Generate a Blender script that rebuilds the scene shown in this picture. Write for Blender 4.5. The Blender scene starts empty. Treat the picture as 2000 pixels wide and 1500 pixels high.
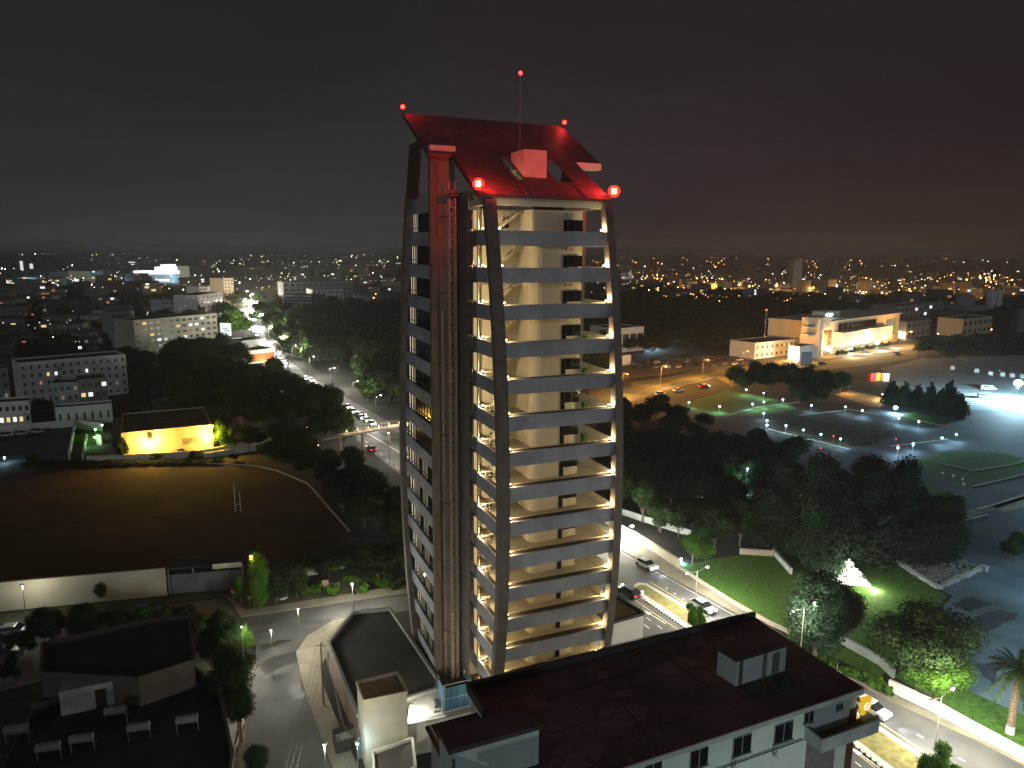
import bpy, math, random
import numpy as np
from mathutils import Vector, Matrix
R = math.radians
SC = bpy.context.scene
COL = SC.collection
# ------------------------------------------------------------------ camera
CH = 54.0
F, PIT, ROL = 1400.0, R(10.5), R(0.45)
cd = bpy.data.cameras.new('camera'); cam = bpy.data.objects.new('camera', cd); COL.objects.link(cam)
cd.sensor_width = 36.0; cd.lens = 36.0 * F / 2000.0; cd.clip_start = 0.5; cd.clip_end = 40000
cam.matrix_world = (Matrix.Translation((0, 0, CH)) @ Matrix.Rotation(R(90) - PIT, 4, 'X') @ Matrix.Rotation(ROL, 4, 'Z'))
SC.camera = cam
# ------------------------------------------------------------------ night sky
w = bpy.data.worlds.new('World'); SC.world = w; w.use_nodes = True
nt = w.node_tree; nt.nodes.clear()
N = nt.nodes.new; L = nt.links.new
out = N('ShaderNodeOutputWorld'); bg = N('ShaderNodeBackground'); tc = N('ShaderNodeTexCoord'); sx = N('ShaderNodeSeparateXYZ')
L(tc.outputs['Generated'], sx.inputs[0])
mr = N('ShaderNodeMapRange'); mr.inputs[1].default_value = -0.5; mr.inputs[2].default_value = 0.55; L(sx.outputs[0], mr.inputs[0])
def ramp(stops):
    r = N('ShaderNodeValToRGB'); e = r.color_ramp.elements
    for i, (p, c) in enumerate(stops):
        k = e[i] if i < 2 else e.new(p)
        k.position = p; k.color = (*c, 1)
    return r
hor = ramp([(0.0, (0.021, 0.0220, 0.0225)), (1.0, (0.023, 0.0145, 0.0125)), (0.45, (0.025, 0.0215, 0.0215)), (0.72, (0.0245, 0.0165, 0.0155))])
top = ramp([(0.0, (0.0125, 0.0122, 0.0140)), (1.0, (0.0140, 0.0105, 0.0110)), (0.5, (0.0160, 0.0122, 0.0142))])
L(mr.outputs[0], hor.inputs[0]); L(mr.outputs[0], top.inputs[0])
me = N('ShaderNodeMapRange'); me.interpolation_type = 'SMOOTHERSTEP'; me.inputs[1].default_value = -0.02; me.inputs[2].default_value = 0.34; L(sx.outputs[2], me.inputs[0])
mx = N('ShaderNodeMixRGB'); L(me.outputs[0], mx.inputs[0]); L(hor.outputs[0], mx.inputs[1]); L(top.outputs[0], mx.inputs[2])
cn = N('ShaderNodeTexNoise'); cn.inputs['Scale'].default_value = 2.2; cn.inputs['Detail'].default_value = 5; cm = N('ShaderNodeMapping'); cm.inputs['Scale'].default_value = (1, 1, 4.5)
L(tc.outputs['Generated'], cm.inputs[0]); L(cm.outputs[0], cn.inputs['Vector']); ca_ = N('ShaderNodeMapRange'); ca_.inputs[1].default_value = .3; ca_.inputs[2].default_value = .7; ca_.inputs[3].default_value = .86; ca_.inputs[4].default_value = 1.16
L(cn.outputs['Fac'], ca_.inputs[0]); mm_ = N('ShaderNodeMixRGB'); mm_.blend_type = 'MULTIPLY'; mm_.inputs[0].default_value = 1; L(mx.outputs[0], mm_.inputs[1]); L(ca_.outputs[0], mm_.inputs[2])
L(mm_.outputs[0], bg.inputs[0]); bg.inputs[1].default_value = 1.25; L(bg.outputs[0], out.inputs[0])
# ------------------------------------------------------------------ moon: one dim cool lamp added in place of city glow, low behind the camera
sd = bpy.data.lights.new('fill_sun', 'SUN'); sd.energy = 0.32; sd.angle = R(8); sd.color = (0.76, 0.88, 1.0)
so = bpy.data.objects.new('fill_sun', sd); COL.objects.link(so)
so.rotation_euler = Vector((0.10, 1.0, -0.24)).to_track_quat('-Z', 'Y').to_euler()
vs = SC.view_settings; vs.view_transform = 'Standard'; vs.look = 'None'; vs.exposure = 0.0; vs.gamma = 1.0
SC.cycles.use_denoising = True; SC.cycles.use_light_tree = True; SC.cycles.max_bounces = 5; SC.cycles.diffuse_bounces = 3
SC.cycles.glossy_bounces = 2; SC.cycles.transmission_bounces = 2; SC.cycles.transparent_max_bounces = 8; SC.cycles.volume_bounces = 0
SC.cycles.sample_clamp_indirect = 3.0; SC.cycles.caustics_reflective = False; SC.cycles.caustics_refractive = False
rnd = random.Random(7)
ORD = ['first', 'second', 'third', 'fourth', 'fifth', 'sixth', 'seventh', 'eighth', 'ninth', 'tenth', 'eleventh', 'twelfth', 'thirteenth']
# ------------------------------------------------------------------ placing: a ground point seen at a photo pixel
def ray(x, y):
    u = (x - 1000) / F; v = -(y - 750) / F
    c, s = math.cos(ROL), math.sin(ROL)
    u, v = u * c - v * s, u * s + v * c
    return (u, math.cos(PIT) + v * math.sin(PIT), -math.sin(PIT) + v * math.cos(PIT))
def P(x, y, z=0.0):
    r = ray(x, y); t = (z - CH) / r[2]
    return Vector((r[0] * t, r[1] * t))
def proj(X, Y, z):
    z -= CH
    d = Y * math.cos(PIT) - z * math.sin(PIT); v = (Y * math.sin(PIT) + z * math.cos(PIT)) / d; u = X / d
    c, s = math.cos(ROL), math.sin(ROL)
    return 1000 + (u * c + v * s) * F, 750 - (-u * s + v * c) * F
def zat(X, Y, yt):
    lo, hi = 0.0, 300.0
    for _ in range(40):
        m = (lo + hi) / 2
        if proj(X, Y, m)[1] > yt: lo = m
        else: hi = m
    return lo
# ------------------------------------------------------------------ materials
MATS = {}
def mat(name, col, rough=0.8, ns=0.0, amt=0.0, col2=None, bump=0.0, metal=0.0, detail=4, spec=0.3):
    if name in MATS: return MATS[name]
    m = bpy.data.materials.new(name); m.use_nodes = True; MATS[name] = m
    t = m.node_tree; b = t.nodes['Principled BSDF']
    b.inputs['Roughness'].default_value = rough; b.inputs['Metallic'].default_value = metal
    b.inputs['Specular IOR Level'].default_value = spec
    b.inputs['Base Color'].default_value = (*col, 1)
    if ns:
        n = t.nodes.new('ShaderNodeTexNoise'); n.inputs['Scale'].default_value = ns; n.inputs['Detail'].default_value = detail
        g = t.nodes.new('ShaderNodeTexCoord'); t.links.new(g.outputs['Object'], n.inputs['Vector'])
        r = t.nodes.new('ShaderNodeValToRGB'); r.color_ramp.elements[0].position = 0.32; r.color_ramp.elements[1].position = 0.68
        c2 = col2 or tuple(c * (1 - amt) for c in col)
        c1 = col if col2 else tuple(min(1, c * (1 + amt)) for c in col)
        r.color_ramp.elements[0].color = (*c2, 1); r.color_ramp.elements[1].color = (*c1, 1)
        t.links.new(n.outputs['Fac'], r.inputs[0]); t.links.new(r.outputs[0], b.inputs['Base Color'])
        if bump:
            bp = t.nodes.new('ShaderNodeBump'); bp.inputs['Strength'].default_value = bump
            t.links.new(n.outputs['Fac'], bp.inputs['Height']); t.links.new(bp.outputs[0], b.inputs['Normal'])
    return m
def grid_mat(name, col, joint, bw, bh, mortar=0.03, rough=0.8, offset=0.0, vertical=False, tint=None):
    if name in MATS: return MATS[name]
    m = mat(name, col, rough); t = m.node_tree; b = t.nodes['Principled BSDF']
    g = t.nodes.new('ShaderNodeTexCoord'); mp = t.nodes.new('ShaderNodeMapping')
    if vertical: mp.inputs['Rotation'].default_value = (R(90), 0, 0)
    br = t.nodes.new('ShaderNodeTexBrick'); br.offset = offset
    br.inputs['Color1'].default_value = (*col, 1); br.inputs['Color2'].default_value = (*(tint or tuple(c * 0.85 for c in col)), 1)
    br.inputs['Mortar'].default_value = (*joint, 1); br.inputs['Scale'].default_value = 1.0
    br.inputs['Brick Width'].default_value = bw; br.inputs['Row Height'].default_value = bh; br.inputs['Mortar Size'].default_value = mortar
    t.links.new(g.outputs['Object'], mp.inputs[0]); t.links.new(mp.outputs[0], br.inputs['Vector'])
    n = t.nodes.new('ShaderNodeTexNoise'); n.inputs['Scale'].default_value = 0.35; n.inputs['Detail'].default_value = 6
    t.links.new(g.outputs['Object'], n.inputs['Vector'])
    mm = t.nodes.new('ShaderNodeMixRGB'); mm.blend_type = 'MULTIPLY'; mm.inputs[0].default_value = 0.55
    rr = t.nodes.new('ShaderNodeValToRGB'); rr.color_ramp.elements[0].position = .3; rr.color_ramp.elements[1].position = .7
    rr.color_ramp.elements[0].color = (.35, .35, .35, 1)
    t.links.new(n.outputs['Fac'], rr.inputs[0]); t.links.new(br.outputs['Color'], mm.inputs[1]); t.links.new(rr.outputs[0], mm.inputs[2])
    t.links.new(mm.outputs[0], b.inputs['Base Color'])
    return m
def emit(name, col, s, sample=True):
    if name in MATS: return MATS[name]
    m = bpy.data.materials.new(name); m.use_nodes = True; MATS[name] = m
    t = m.node_tree; t.nodes.clear(); e = t.nodes.new('ShaderNodeEmission'); o = t.nodes.new('ShaderNodeOutputMaterial')
    e.inputs[0].default_value = (*col, 1); e.inputs[1].default_value = s; t.links.new(e.outputs[0], o.inputs[0])
    m.cycles.emission_sampling = 'AUTO' if sample else 'NONE'
    return m
WARM, WHITE, COOL, SOD, YEL, REDC = (1.0, .76, .40), (1.0, .95, .78), (.50, .83, 1.0), (1.0, .46, .10), (1.0, .60, .10), (1.0, .02, .02)
conc = mat('tower concrete', (.23, .18, .14), .85, .5, .12, bump=.05)
dconc = mat('column concrete', (.15, .125, .11), .8, .7, .2)
panel = grid_mat('white cladding panel', (.40, .41, .46), (.30, .30, .32), 1.5, 6.0, .02)
wht = mat('white render', (.62, .60, .55), .85, .8, .10)
wht2 = mat('weathered white render', (.46, .50, .48), .9, .5, .0, col2=(.30, .34, .33))
cream = mat('cream render', (.50, .46, .36), .85, .6, .12)
dark = mat('dark trim', (.02, .018, .017), .6)
glass = mat('dark glass', (.012, .014, .018), .08, spec=.6)
steel = mat('galvanised steel', (.32, .30, .27), .45, metal=.6)
dsteel = mat('dark steel', (.06, .055, .05), .5, metal=.5)
roofbrown = mat('brown roof felt', (.105, .100, .088), .95, .22, .0, col2=(.040, .037, .033), detail=10, spec=.1)
roofgrey = mat('grey roof screed', (.105, .10, .09), .9, .2, .0, col2=(.055, .053, .05), detail=7)
redroof = mat('dark metal roof sheet', (.115, .07, .07), .6, .6, .2, metal=.0)
asph = mat('asphalt', (.125, .125, .12), .8, .16, .0, col2=(.055, .055, .055), detail=11)
asph2 = mat('park asphalt', (.08, .105, .13), .8, .08, .0, col2=(.045, .05, .06), detail=9)
pave = grid_mat('pavement slabs', (.27, .25, .19), (.20, .185, .14), .4, .4, .02)
plaza_m = mat('stained plaza paving', (.17, .23, .26), .85, .12, .0, col2=(.065, .09, .105), detail=12)
grass = mat('lawn grass', (.06, .14, .018), .95, 1.6, .35, bump=.3)
drygrass = mat('dry grass', (.15, .135, .05), .95, 1.3, .3, bump=.3)
scrubm = mat('scrub ground', (.075, .08, .045), .95, .35, .0, col2=(.028, .028, .02), detail=9)
soil = mat('bare field soil', (.085, .045, .022), .95, .06, .0, col2=(.032, .018, .011), detail=11)
base_m = mat('ground soil', (.035, .034, .030), .95, .02, .0, col2=(.018, .018, .017), detail=9)
linew = mat('road paint white', (.72, .72, .68), .7); liney = mat('kerb paint yellow', (.62, .54, .22), .7)
kerbm = mat('kerb stone', (.42, .40, .34), .8, 1.0, .15); blackp = mat('kerb paint black', (.02, .02, .02), .7)
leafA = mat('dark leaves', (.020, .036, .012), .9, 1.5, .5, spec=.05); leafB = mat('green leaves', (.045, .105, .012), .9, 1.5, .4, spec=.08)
leafC = mat('conifer needles', (.018, .034, .020), .9, 1.5, .45, spec=.05); bark = mat('bark', (.11, .085, .06), .9, 3, .3)
bulb = {'w': emit('white lamp', WHITE, 22), 'c': emit('cool lamp', COOL, 20), 's': emit('sodium lamp', SOD, 16), 'y': emit('yellow lamp', YEL, 20),
        'r': emit('red lamp', (1, .035, .03), 9), 'a': emit('warm lamp', WARM, 22), 'g': emit('green lamp', (.55, 1, .5), 10)}
far = {'w': emit('far white light', WHITE, 12, False), 'c': emit('far cool light', COOL, 12, False), 's': emit('far orange light', (1, .48, .13), 10, False),
       'r': emit('far red light', (1, .1, .08), 4, False), 'y': emit('far yellow light', (1, .8, .35), 8, False)}
winl = {'w': emit('lit window white', (.95, .97, 1), 1.3, False), 'y': emit('lit window yellow', (1, .74, .32), .9, False), 'o': emit('lit window orange', (1, .45, .2), .35, False),
        'd': emit('faintly lit window', (.9, .8, .55), .16, False)}
# ------------------------------------------------------------------ mesh helper
class MB:
    def __init__(s): s.v = []; s.f = []
    def add(s, vs, fs):
        n = len(s.v); s.v += [tuple(p) for p in vs]; s.f += [tuple(i + n for i in f) for f in fs]; return s
    def box(s, x0, x1, y0, y1, z0, z1):
        return s.add([(x0, y0, z0), (x1, y0, z0), (x1, y1, z0), (x0, y1, z0), (x0, y0, z1), (x1, y0, z1), (x1, y1, z1), (x0, y1, z1)],
                     [(0, 3, 2, 1), (4, 5, 6, 7), (0, 1, 5, 4), (1, 2, 6, 5), (2, 3, 7, 6), (3, 0, 4, 7)])
    def prism(s, poly, z0, z1):
        n = len(poly)
        if sum(poly[i][0] * poly[(i + 1) % n][1] - poly[(i + 1) % n][0] * poly[i][1] for i in range(n)) < 0: poly = poly[::-1]
        return s.add([(p[0], p[1], z0) for p in poly] + [(p[0], p[1], z1) for p in poly],
                     [tuple(range(n - 1, -1, -1)), tuple(range(n, 2 * n))] + [(i, (i + 1) % n, n + (i + 1) % n, n + i) for i in range(n)])
    def sheet(s, poly, z):
        n = len(poly)
        if sum(poly[i][0] * poly[(i + 1) % n][1] - poly[(i + 1) % n][0] * poly[i][1] for i in range(n)) < 0: poly = poly[::-1]
        return s.add([(p[0], p[1], z) for p in poly], [tuple(range(n))])
    def bar(s, a, b, r, n=6, r2=None):
        a = Vector(a); b = Vector(b); d = (b - a)
        if d.length < 1e-6: return s
        d.normalize(); u = d.orthogonal().normalized(); w_ = d.cross(u); r2 = r if r2 is None else r2
        vs = []
        for p, q in ((a, r), (b, r2)):
            for i in range(n):
                t = 2 * math.pi * i / n; vs.append(p + (u * math.cos(t) + w_ * math.sin(t)) * q)
        return s.add(vs, [tuple(range(n - 1, -1, -1)), tuple(range(n, 2 * n))] + [(i, (i + 1) % n, n + (i + 1) % n, n + i) for i in range(n)])
    def ball(s, c, r, n=8, sz=1.0):
        vs = [(c[0], c[1], c[2] - r * sz)]; m = max(3, n // 2)
        for j in range(1, m):
            t = math.pi * j / m
            for i in range(n):
                a = 2 * math.pi * i / n; vs.append((c[0] + r * math.sin(t) * math.cos(a), c[1] + r * math.sin(t) * math.sin(a), c[2] - r * sz * math.cos(t)))
        vs.append((c[0], c[1], c[2] + r * sz)); k = len(vs) - 1
        fs = [(0, 1 + (i + 1) % n, 1 + i) for i in range(n)]
        for j in range(m - 2):
            for i in range(n):
                a0 = 1 + j * n; fs.append((a0 + i, a0 + (i + 1) % n, a0 + n + (i + 1) % n, a0 + n + i))
        a0 = 1 + (m - 2) * n; fs += [(a0 + i, a0 + (i + 1) % n, k) for i in range(n)]
        return s.add(vs, fs)
    def wall(s, pts, th, z0, z1, z1b=None):     # upright wall of thickness th along a line of ground points
        for i in range(len(pts) - 1):
            a, b = Vector(pts[i][:2]), Vector(pts[i + 1][:2]); d = b - a
            if d.length < .01: continue
            nn = Vector((-d.y, d.x)).normalized() * th / 2
            s.prism([a - nn, b - nn, b + nn, a + nn], z0, z1)
        return s
    def build(s, name, m, parent=None, world=False, smooth=False):
        me_ = bpy.data.meshes.new(name)
        off = Vector((0, 0, 0))
        if world and parent is not None: off = parent.location if parent.parent is None else parent.parent.location
        me_.from_pydata([(p[0] - off.x, p[1] - off.y, p[2] - off.z) for p in s.v], [], s.f)
        if m: me_.materials.append(m)
        if smooth: me_.polygons.foreach_set('use_smooth', [True] * len(me_.polygons))
        me_.update()
        o = bpy.data.objects.new(name, me_); COL.objects.link(o)
        if parent is not None: o.parent = parent
        return o
def tag(o, label, cat, group=None):
    o['label'] = label; o['category'] = cat
    if group: o['group'] = group
    return o
def thing(name, label, cat, loc=(0, 0, 0), rz=0.0, group=None):
    o = bpy.data.objects.new(name, None); o.empty_display_size = .1; COL.objects.link(o)
    o.location = (loc[0], loc[1], loc[2] if len(loc) > 2 else 0); o.rotation_euler = (0, 0, rz)
    return tag(o, label, cat, group)
def struct(name, mb, m, kind='structure'):
    o = mb.build(name, m); o['kind'] = kind; return o
def dup(o, loc=None, rz=None, label=None, group=None, sc=None):
    c = o.copy(); COL.objects.link(c)
    if loc is not None: c.location = (loc[0], loc[1], loc[2] if len(loc) > 2 else 0)
    if rz is not None: c.rotation_euler = (0, 0, rz)
    if sc is not None: c.scale = sc
    if label: c['label'] = label
    if group: c['group'] = group
    for ch in list(o.children):
        k = ch.copy(); COL.objects.link(k); k.parent = c
        for g in list(ch.children):
            q = g.copy(); COL.objects.link(q); q.parent = k
    return c
LP = 4.0     # street lamps against the dim moon
def light(parent, loc, power, col, r=.12, spot=None, aim=None, name='lamp_light'):
    if name == 'floodlight_glow': power *= 4.6
    elif name == 'beacon_glow': power *= 2.2
    else: power *= LP
    d = bpy.data.lights.new(name, 'SPOT' if spot else 'POINT'); d.energy = power; d.color = col; d.shadow_soft_size = r
    o = bpy.data.objects.new(name, d); COL.objects.link(o); o.parent = parent; o.location = loc
    if spot:
        d.spot_size = R(spot); d.spot_blend = .6
        if aim is not None: o.rotation_euler = Vector(aim).to_track_quat('-Z', 'Y').to_euler()
    return o
def pp(L_, z=0): return [P(x, y, z) for x, y in L_]
# ------------------------------------------------------------------ ground, fields, roads
g = MB(); g.sheet([(-16000, -300), (16000, -300), (16000, 16000), (-16000, 16000)], 0); struct('ground', g, base_m)
def patch(name, px, m, z): return struct(name, MB().sheet(pp(px), z), m)
patch('sports_field', [(-300, 935), (-300, 1175), (0, 1150), (330, 1113), (480, 1097), (600, 1085), (690, 1050), (640, 985), (600, 945), (560, 925), (500, 911), (400, 906), (200, 907), (0, 915)], soil, .004)
patch('vacant_lot', [(440, 1170), (480, 1098), (600, 1086), (690, 1050), (800, 1050), (800, 1148), (560, 1185), (470, 1192)], scrubm, .008)
patch('street', [(-400, 1262), (-400, 1330), (0, 1275), (470, 1215), (500, 1260), (500, 1300), (480, 1400), (470, 1700), (760, 1800), (650, 1500), (612, 1400), (590, 1330), (578, 1275), (600, 1245), (650, 1215), (800, 1192), (800, 1160), (560, 1193), (470, 1206), (440, 1168), (200, 1198), (0, 1222)], asph, .012)
# pavements are low slabs with a real kerb step
def slab(name, px, m, h=.12): return struct(name, MB().prism(pp(px), 0, h), m)
slab('pavement', [(578, 1275), (590, 1330), (612, 1400), (650, 1500), (760, 1800), (830, 1800), (700, 1500), (655, 1400), (632, 1340), (628, 1300), (660, 1240), (690, 1205), (650, 1213), (600, 1243)], pave)
slab('verge_pavement', [(470, 1206), (560, 1193), (800, 1158), (800, 1142), (560, 1180), (480, 1192), (440, 1163)], pave)
slab('footpath', [(-400, 1330), (-400, 1420), (0, 1350), (150, 1310), (300, 1250), (470, 1216), (300, 1237), (0, 1275)], pave)
slab('yard_pavement', [(500, 1300), (490, 1330), (480, 1400), (470, 1700), (380, 1700), (445, 1500), (455, 1400), (480, 1300)], pave)
patch('wall_foot_verge', [(-400, 1240), (-400, 1262), (0, 1221), (200, 1197), (440, 1166), (440, 1150), (330, 1165), (0, 1200)], scrubm, .008)
stain = mat('wet asphalt stain', (.035, .036, .036), .45, .8, .3)
def blob(px, seed, m, z, name='road_stain'):
    r_ = random.Random(seed); W = pp(px); out_ = []
    for i in range(len(W)):
        a, b = W[i], W[(i + 1) % len(W)]
        for j in range(4): p = a.lerp(b, j / 4); out_.append((p.x + r_.uniform(-.35, .35), p.y + r_.uniform(-.35, .35)))
    return struct(name, MB().sheet(out_, z), m)
blob([(503, 1300), (530, 1282), (600, 1262), (672, 1250), (640, 1290), (600, 1282), (560, 1300), (520, 1318)], 1, stain, .0165)
blob([(520, 1320), (570, 1310), (590, 1318), (560, 1332), (530, 1334)], 2, stain, .0170); blob([(500, 1262), (560, 1248), (570, 1252), (510, 1270)], 3, stain, .0175)
blob([(560, 1338), (585, 1334), (592, 1360), (570, 1372)], 4, stain, .0168); blob([(480, 1228), (600, 1210), (760, 1180), (600, 1222), (500, 1240)], 5, mat('worn asphalt', (.10, .10, .098), .8, .6, .3), .0172)
for x_, y_ in ((512, 1383), (612, 1412), (566, 1288), (626, 1232)):
    q = P(x_, y_); struct('manhole_cover', MB().bar((q.x, q.y, .012), (q.x, q.y, .022), .35, 14), mat('cast iron', (.04, .04, .04), .5, 8, .3))
# dual carriageway on the right
far_road = [(1150, 1050), (1210, 1075), (1290, 1120), (1460, 1215), (1640, 1290), (1700, 1345), (1850, 1425), (2150, 1570)]
road_poly = [(1150, 1050), (1210, 1073), (1290, 1116), (1460, 1211), (1600, 1290), (1740, 1372), (1900, 1440), (2250, 1610), (1900, 1800), (1650, 1560), (1200, 1260), (1100, 1180)]
patch('carriageway', road_poly, asph, .012)
med = [(1236, 1146), (1246, 1139), (1262, 1140), (1340, 1185), (1400, 1222), (1670, 1388), (1795, 1472), (1900, 1560), (1850, 1600), (1640, 1433), (1355, 1240), (1262, 1172), (1242, 1158)]
struct('median', MB().prism(pp(med), 0, .13), kerbm)
cx = sum(p[0] for p in med) / len(med)
med_in = [(1240, 1149), (1250, 1143), (1262, 1145), (1338, 1190), (1398, 1228), (1666, 1394), (1790, 1478), (1880, 1556), (1855, 1585), (1645, 1425), (1358, 1230), (1266, 1167), (1248, 1156)]
struct('median_grass', MB().sheet(pp(med_in), .134), drygrass)
def dashes(name, a, b, n, duty, wd, m, z=.016, h=0):
    A, B = P(*a), P(*b); d = (B - A); nn = Vector((-d.y, d.x)).normalized() * wd / 2; mb = MB()
    for i in range(n):
        p = A + d * (i / n); q = A + d * ((i + duty) / n)
        q4 = [p - nn, q - nn, q + nn, p + nn]
        if h: mb.prism(q4, 0, h)
        else: mb.sheet(q4, z)
    return struct(name, mb, m)
dashes('kerb_marking', (1246, 1163), (1362, 1243), 22, .5, .30, linew, h=.135)
dashes('kerb_marking', (1249, 1165), (1365, 1245), 22, .44, .30, blackp, h=.132)
dashes('kerb_marking', (1641, 1434), (1850, 1600), 18, .5, .30, linew, h=.136)
dashes('kerb_marking', (1647, 1440), (1856, 1606), 18, .44, .30, blackp, h=.133)
dashes('edge_line', (1240, 1172), (1356, 1252), 1, 1, .12, liney); dashes('edge_line', (1640, 1446), (1800, 1570), 1, 1, .12, liney)
dashes('edge_line', (1268, 1136), (1410, 1220), 1, 1, .12, liney); dashes('edge_line', (1670, 1380), (1830, 1484), 1, 1, .14, liney)
dashes('lane_line', (1262, 1206), (1330, 1255), 3, .45, .13, linew); dashes('lane_line', (1258, 1220), (1275, 1232), 1, .6, .13, linew)
dashes('lane_line', (1300, 1148), (1420, 1225), 7, .3, .13, linew); dashes('lane_line', (1790, 1434), (1960, 1530), 4, .35, .13, linew)
dashes('lane_line', (1670, 1488), (1760, 1560), 3, .45, .13, linew); dashes('edge_line', (1215, 1080), (1470, 1222), 1, 1, .1, linew)
dashes('lane_line', (1645, 1487), (1690, 1520), 2, .45, .13, linew)
def arrow(a, b, wd):
    A, B = P(*a), P(*b); d = (B - A).normalized(); n = Vector((-d.y, d.x)); l = (B - A).length
    pts = [A - n * .07, A + d * (l - 1.6) - n * .07, A + d * (l - 1.6) - n * wd, B, A + d * (l - 1.6) + n * wd, A + d * (l - 1.6) + n * .07, A + n * .07]
    struct('road_arrow', MB().sheet(pts, .017), linew)
arrow((1300, 1218), (1256, 1191), .38); arrow((1718, 1500), (1656, 1456), .38)
slab('pavement_far_side', [(1150, 1010), (1210, 1042), (1275, 1078), (1325, 1112), (1420, 1175), (1500, 1222), (1560, 1262), (1700, 1335), (1800, 1385), (1900, 1430), (2300, 1620), (2200, 1600), (1900, 1444), (1740, 1372), (1600, 1290), (1460, 1211), (1290, 1116), (1210, 1073), (1150, 1050)], pave, .13)
patch('lawn', [(1325, 1108), (1420, 1170), (1500, 1215), (1560, 1255), (1640, 1290), (1720, 1325), (1790, 1230), (1850, 1165), (1760, 1100), (1640, 1090), (1520, 1075), (1400, 1090)], grass, .02)
patch('lawn_strip', [(1740, 1318), (1820, 1300), (1900, 1340), (1960, 1370), (2150, 1440), (2150, 1540), (1900, 1410)], grass, .024)
patch('plaza', [(1795, 1235), (1860, 1165), (1820, 1140), (1930, 1105), (2300, 1000), (2500, 1250), (2300, 1600), (2150, 1460), (1960, 1380), (1870, 1340), (1800, 1290)], plaza_m, .028)
patch('park_road', [(1560, 870), (1700, 800), (1800, 780), (2300, 830), (2500, 1010), (2000, 1110), (1850, 1150), (1700, 1090), (1500, 1060)], asph2, .008)
patch('park_lawn', [(1770, 905), (1850, 880), (1960, 885), (2020, 905), (1960, 940), (1880, 945), (1790, 920)], grass, .014)
patch('park_lawn', [(1740, 955), (1800, 935), (1850, 960), (1862, 968), (1815, 985), (1740, 975)], grass, .014)
patch('park_lawn', [(1745, 815), (1790, 806), (1850, 822), (1812, 830), (1780, 828)], grass, .014)
patch('park_lawn', [(1330, 790), (1420, 762), (1520, 780), (1560, 800), (1480, 812), (1380, 812)], grass, .014)
patch('park_lawn', [(1560, 830), (1620, 812), (1745, 830), (1760, 845), (1700, 870), (1600, 880), (1520, 850)], scrubm, .014)
patch('park_path', [(1630, 770), (1660, 762), (1780, 790), (1790, 800), (1700, 795)], pave, .018)
patch('park_path', [(1740, 818), (1765, 805), (1800, 803), (1765, 812), (1752, 822)], pave, .018)
for pl in ([(1760, 812), (1850, 835)], [(1420, 812), (1480, 795), (1560, 786)], [(1560, 812), (1660, 800), (1740, 815)], [(1500, 838), (1660, 878)], [(1805, 985), (1868, 965)], [(1850, 1025), (1930, 1005)], [(1910, 995), (2010, 965)], [(1900, 950), (2010, 925)], [(1840, 905), (1900, 920), (1990, 905), (2010, 895)], [(1740, 872), (1850, 858)], [(1180, 905), (1300, 1000)]):
    pts = pp(pl); mb = MB().wall(pts, .3, 0, .14); struct('kerb', mb, kerbm)
for pl in ([(1880, 1000), (2010, 960), (2010, 972), (1890, 1012)], [(1930, 985), (2010, 962), (2010, 990), (1960, 1000)]): patch('painted_crossing', pl, pave, .018)
for i_, px_ in enumerate([[(1880, 1215), (1950, 1190), (1990, 1200), (1930, 1235)], [(1860, 1180), (1900, 1165), (1935, 1180), (1890, 1195)], [(1900, 1300), (1960, 1290), (1940, 1340)], [(1985, 1330), (2050, 1340), (2040, 1400), (1990, 1370)]]): blob(px_, 20 + i_, mat('plaza stain', (.035, .045, .055), .7, .5, .3), .0288 + .0004 * i_, 'plaza_stain')
for i_, px_ in enumerate([[(100, 960), (260, 930), (380, 960), (200, 1000)], [(300, 1010), (480, 990), (560, 1030), (420, 1060)], [(20, 1040), (180, 1020), (200, 1070), (60, 1090)]]): blob(px_, 30 + i_, mat('trodden soil', (.05, .03, .018), .95, .3, .3), .0045 + .0004 * i_, 'worn_ground')
# stained joints of the plaza
jm = MB()
for i in range(12):
    a = P(1830 + i * 22, 1180 + i * 6); b = a + Vector((math.cos(R(22.8 + 90 * (i % 2))), math.sin(R(22.8 + 90 * (i % 2))))) * 16
    jm.wall([a, b], .07, .028, .034)
struct('plaza_joint', jm, mat('plaza joint', (.05, .055, .06)))
# lit orange avenue in the distance, and the car park verge
patch('main_road', [(1150, 800), (1215, 790), (1300, 762), (1400, 738), (1500, 716), (1600, 702), (1790, 682), (2100, 660), (2100, 646), (1790, 668), (1600, 684), (1500, 700), (1400, 713), (1300, 738), (1215, 748), (1150, 755)], asph, .012)
patch('road_verge', [(1400, 738), (1500, 718), (1790, 684), (1790, 700), (1560, 730), (1430, 755)], drygrass, .02)
struct('road_island', MB().prism(pp([(1240, 766), (1330, 745), (1600, 695), (1690, 686), (1600, 691), (1330, 739)]), 0, .15), drygrass)
patch('car_park', [(1720, 720), (1800, 700), (2100, 690), (2300, 760), (2200, 830), (1900, 800), (1760, 760)], mat('gravel', (.24, .26, .27), .9, .3, .25), .012)
patch('parking_yard', [(1200, 715), (1300, 700), (1470, 690), (1480, 700), (1300, 732), (1200, 742)], mat('yard gravel', (.12, .11, .10), .9, .3, .25), .012)
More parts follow.
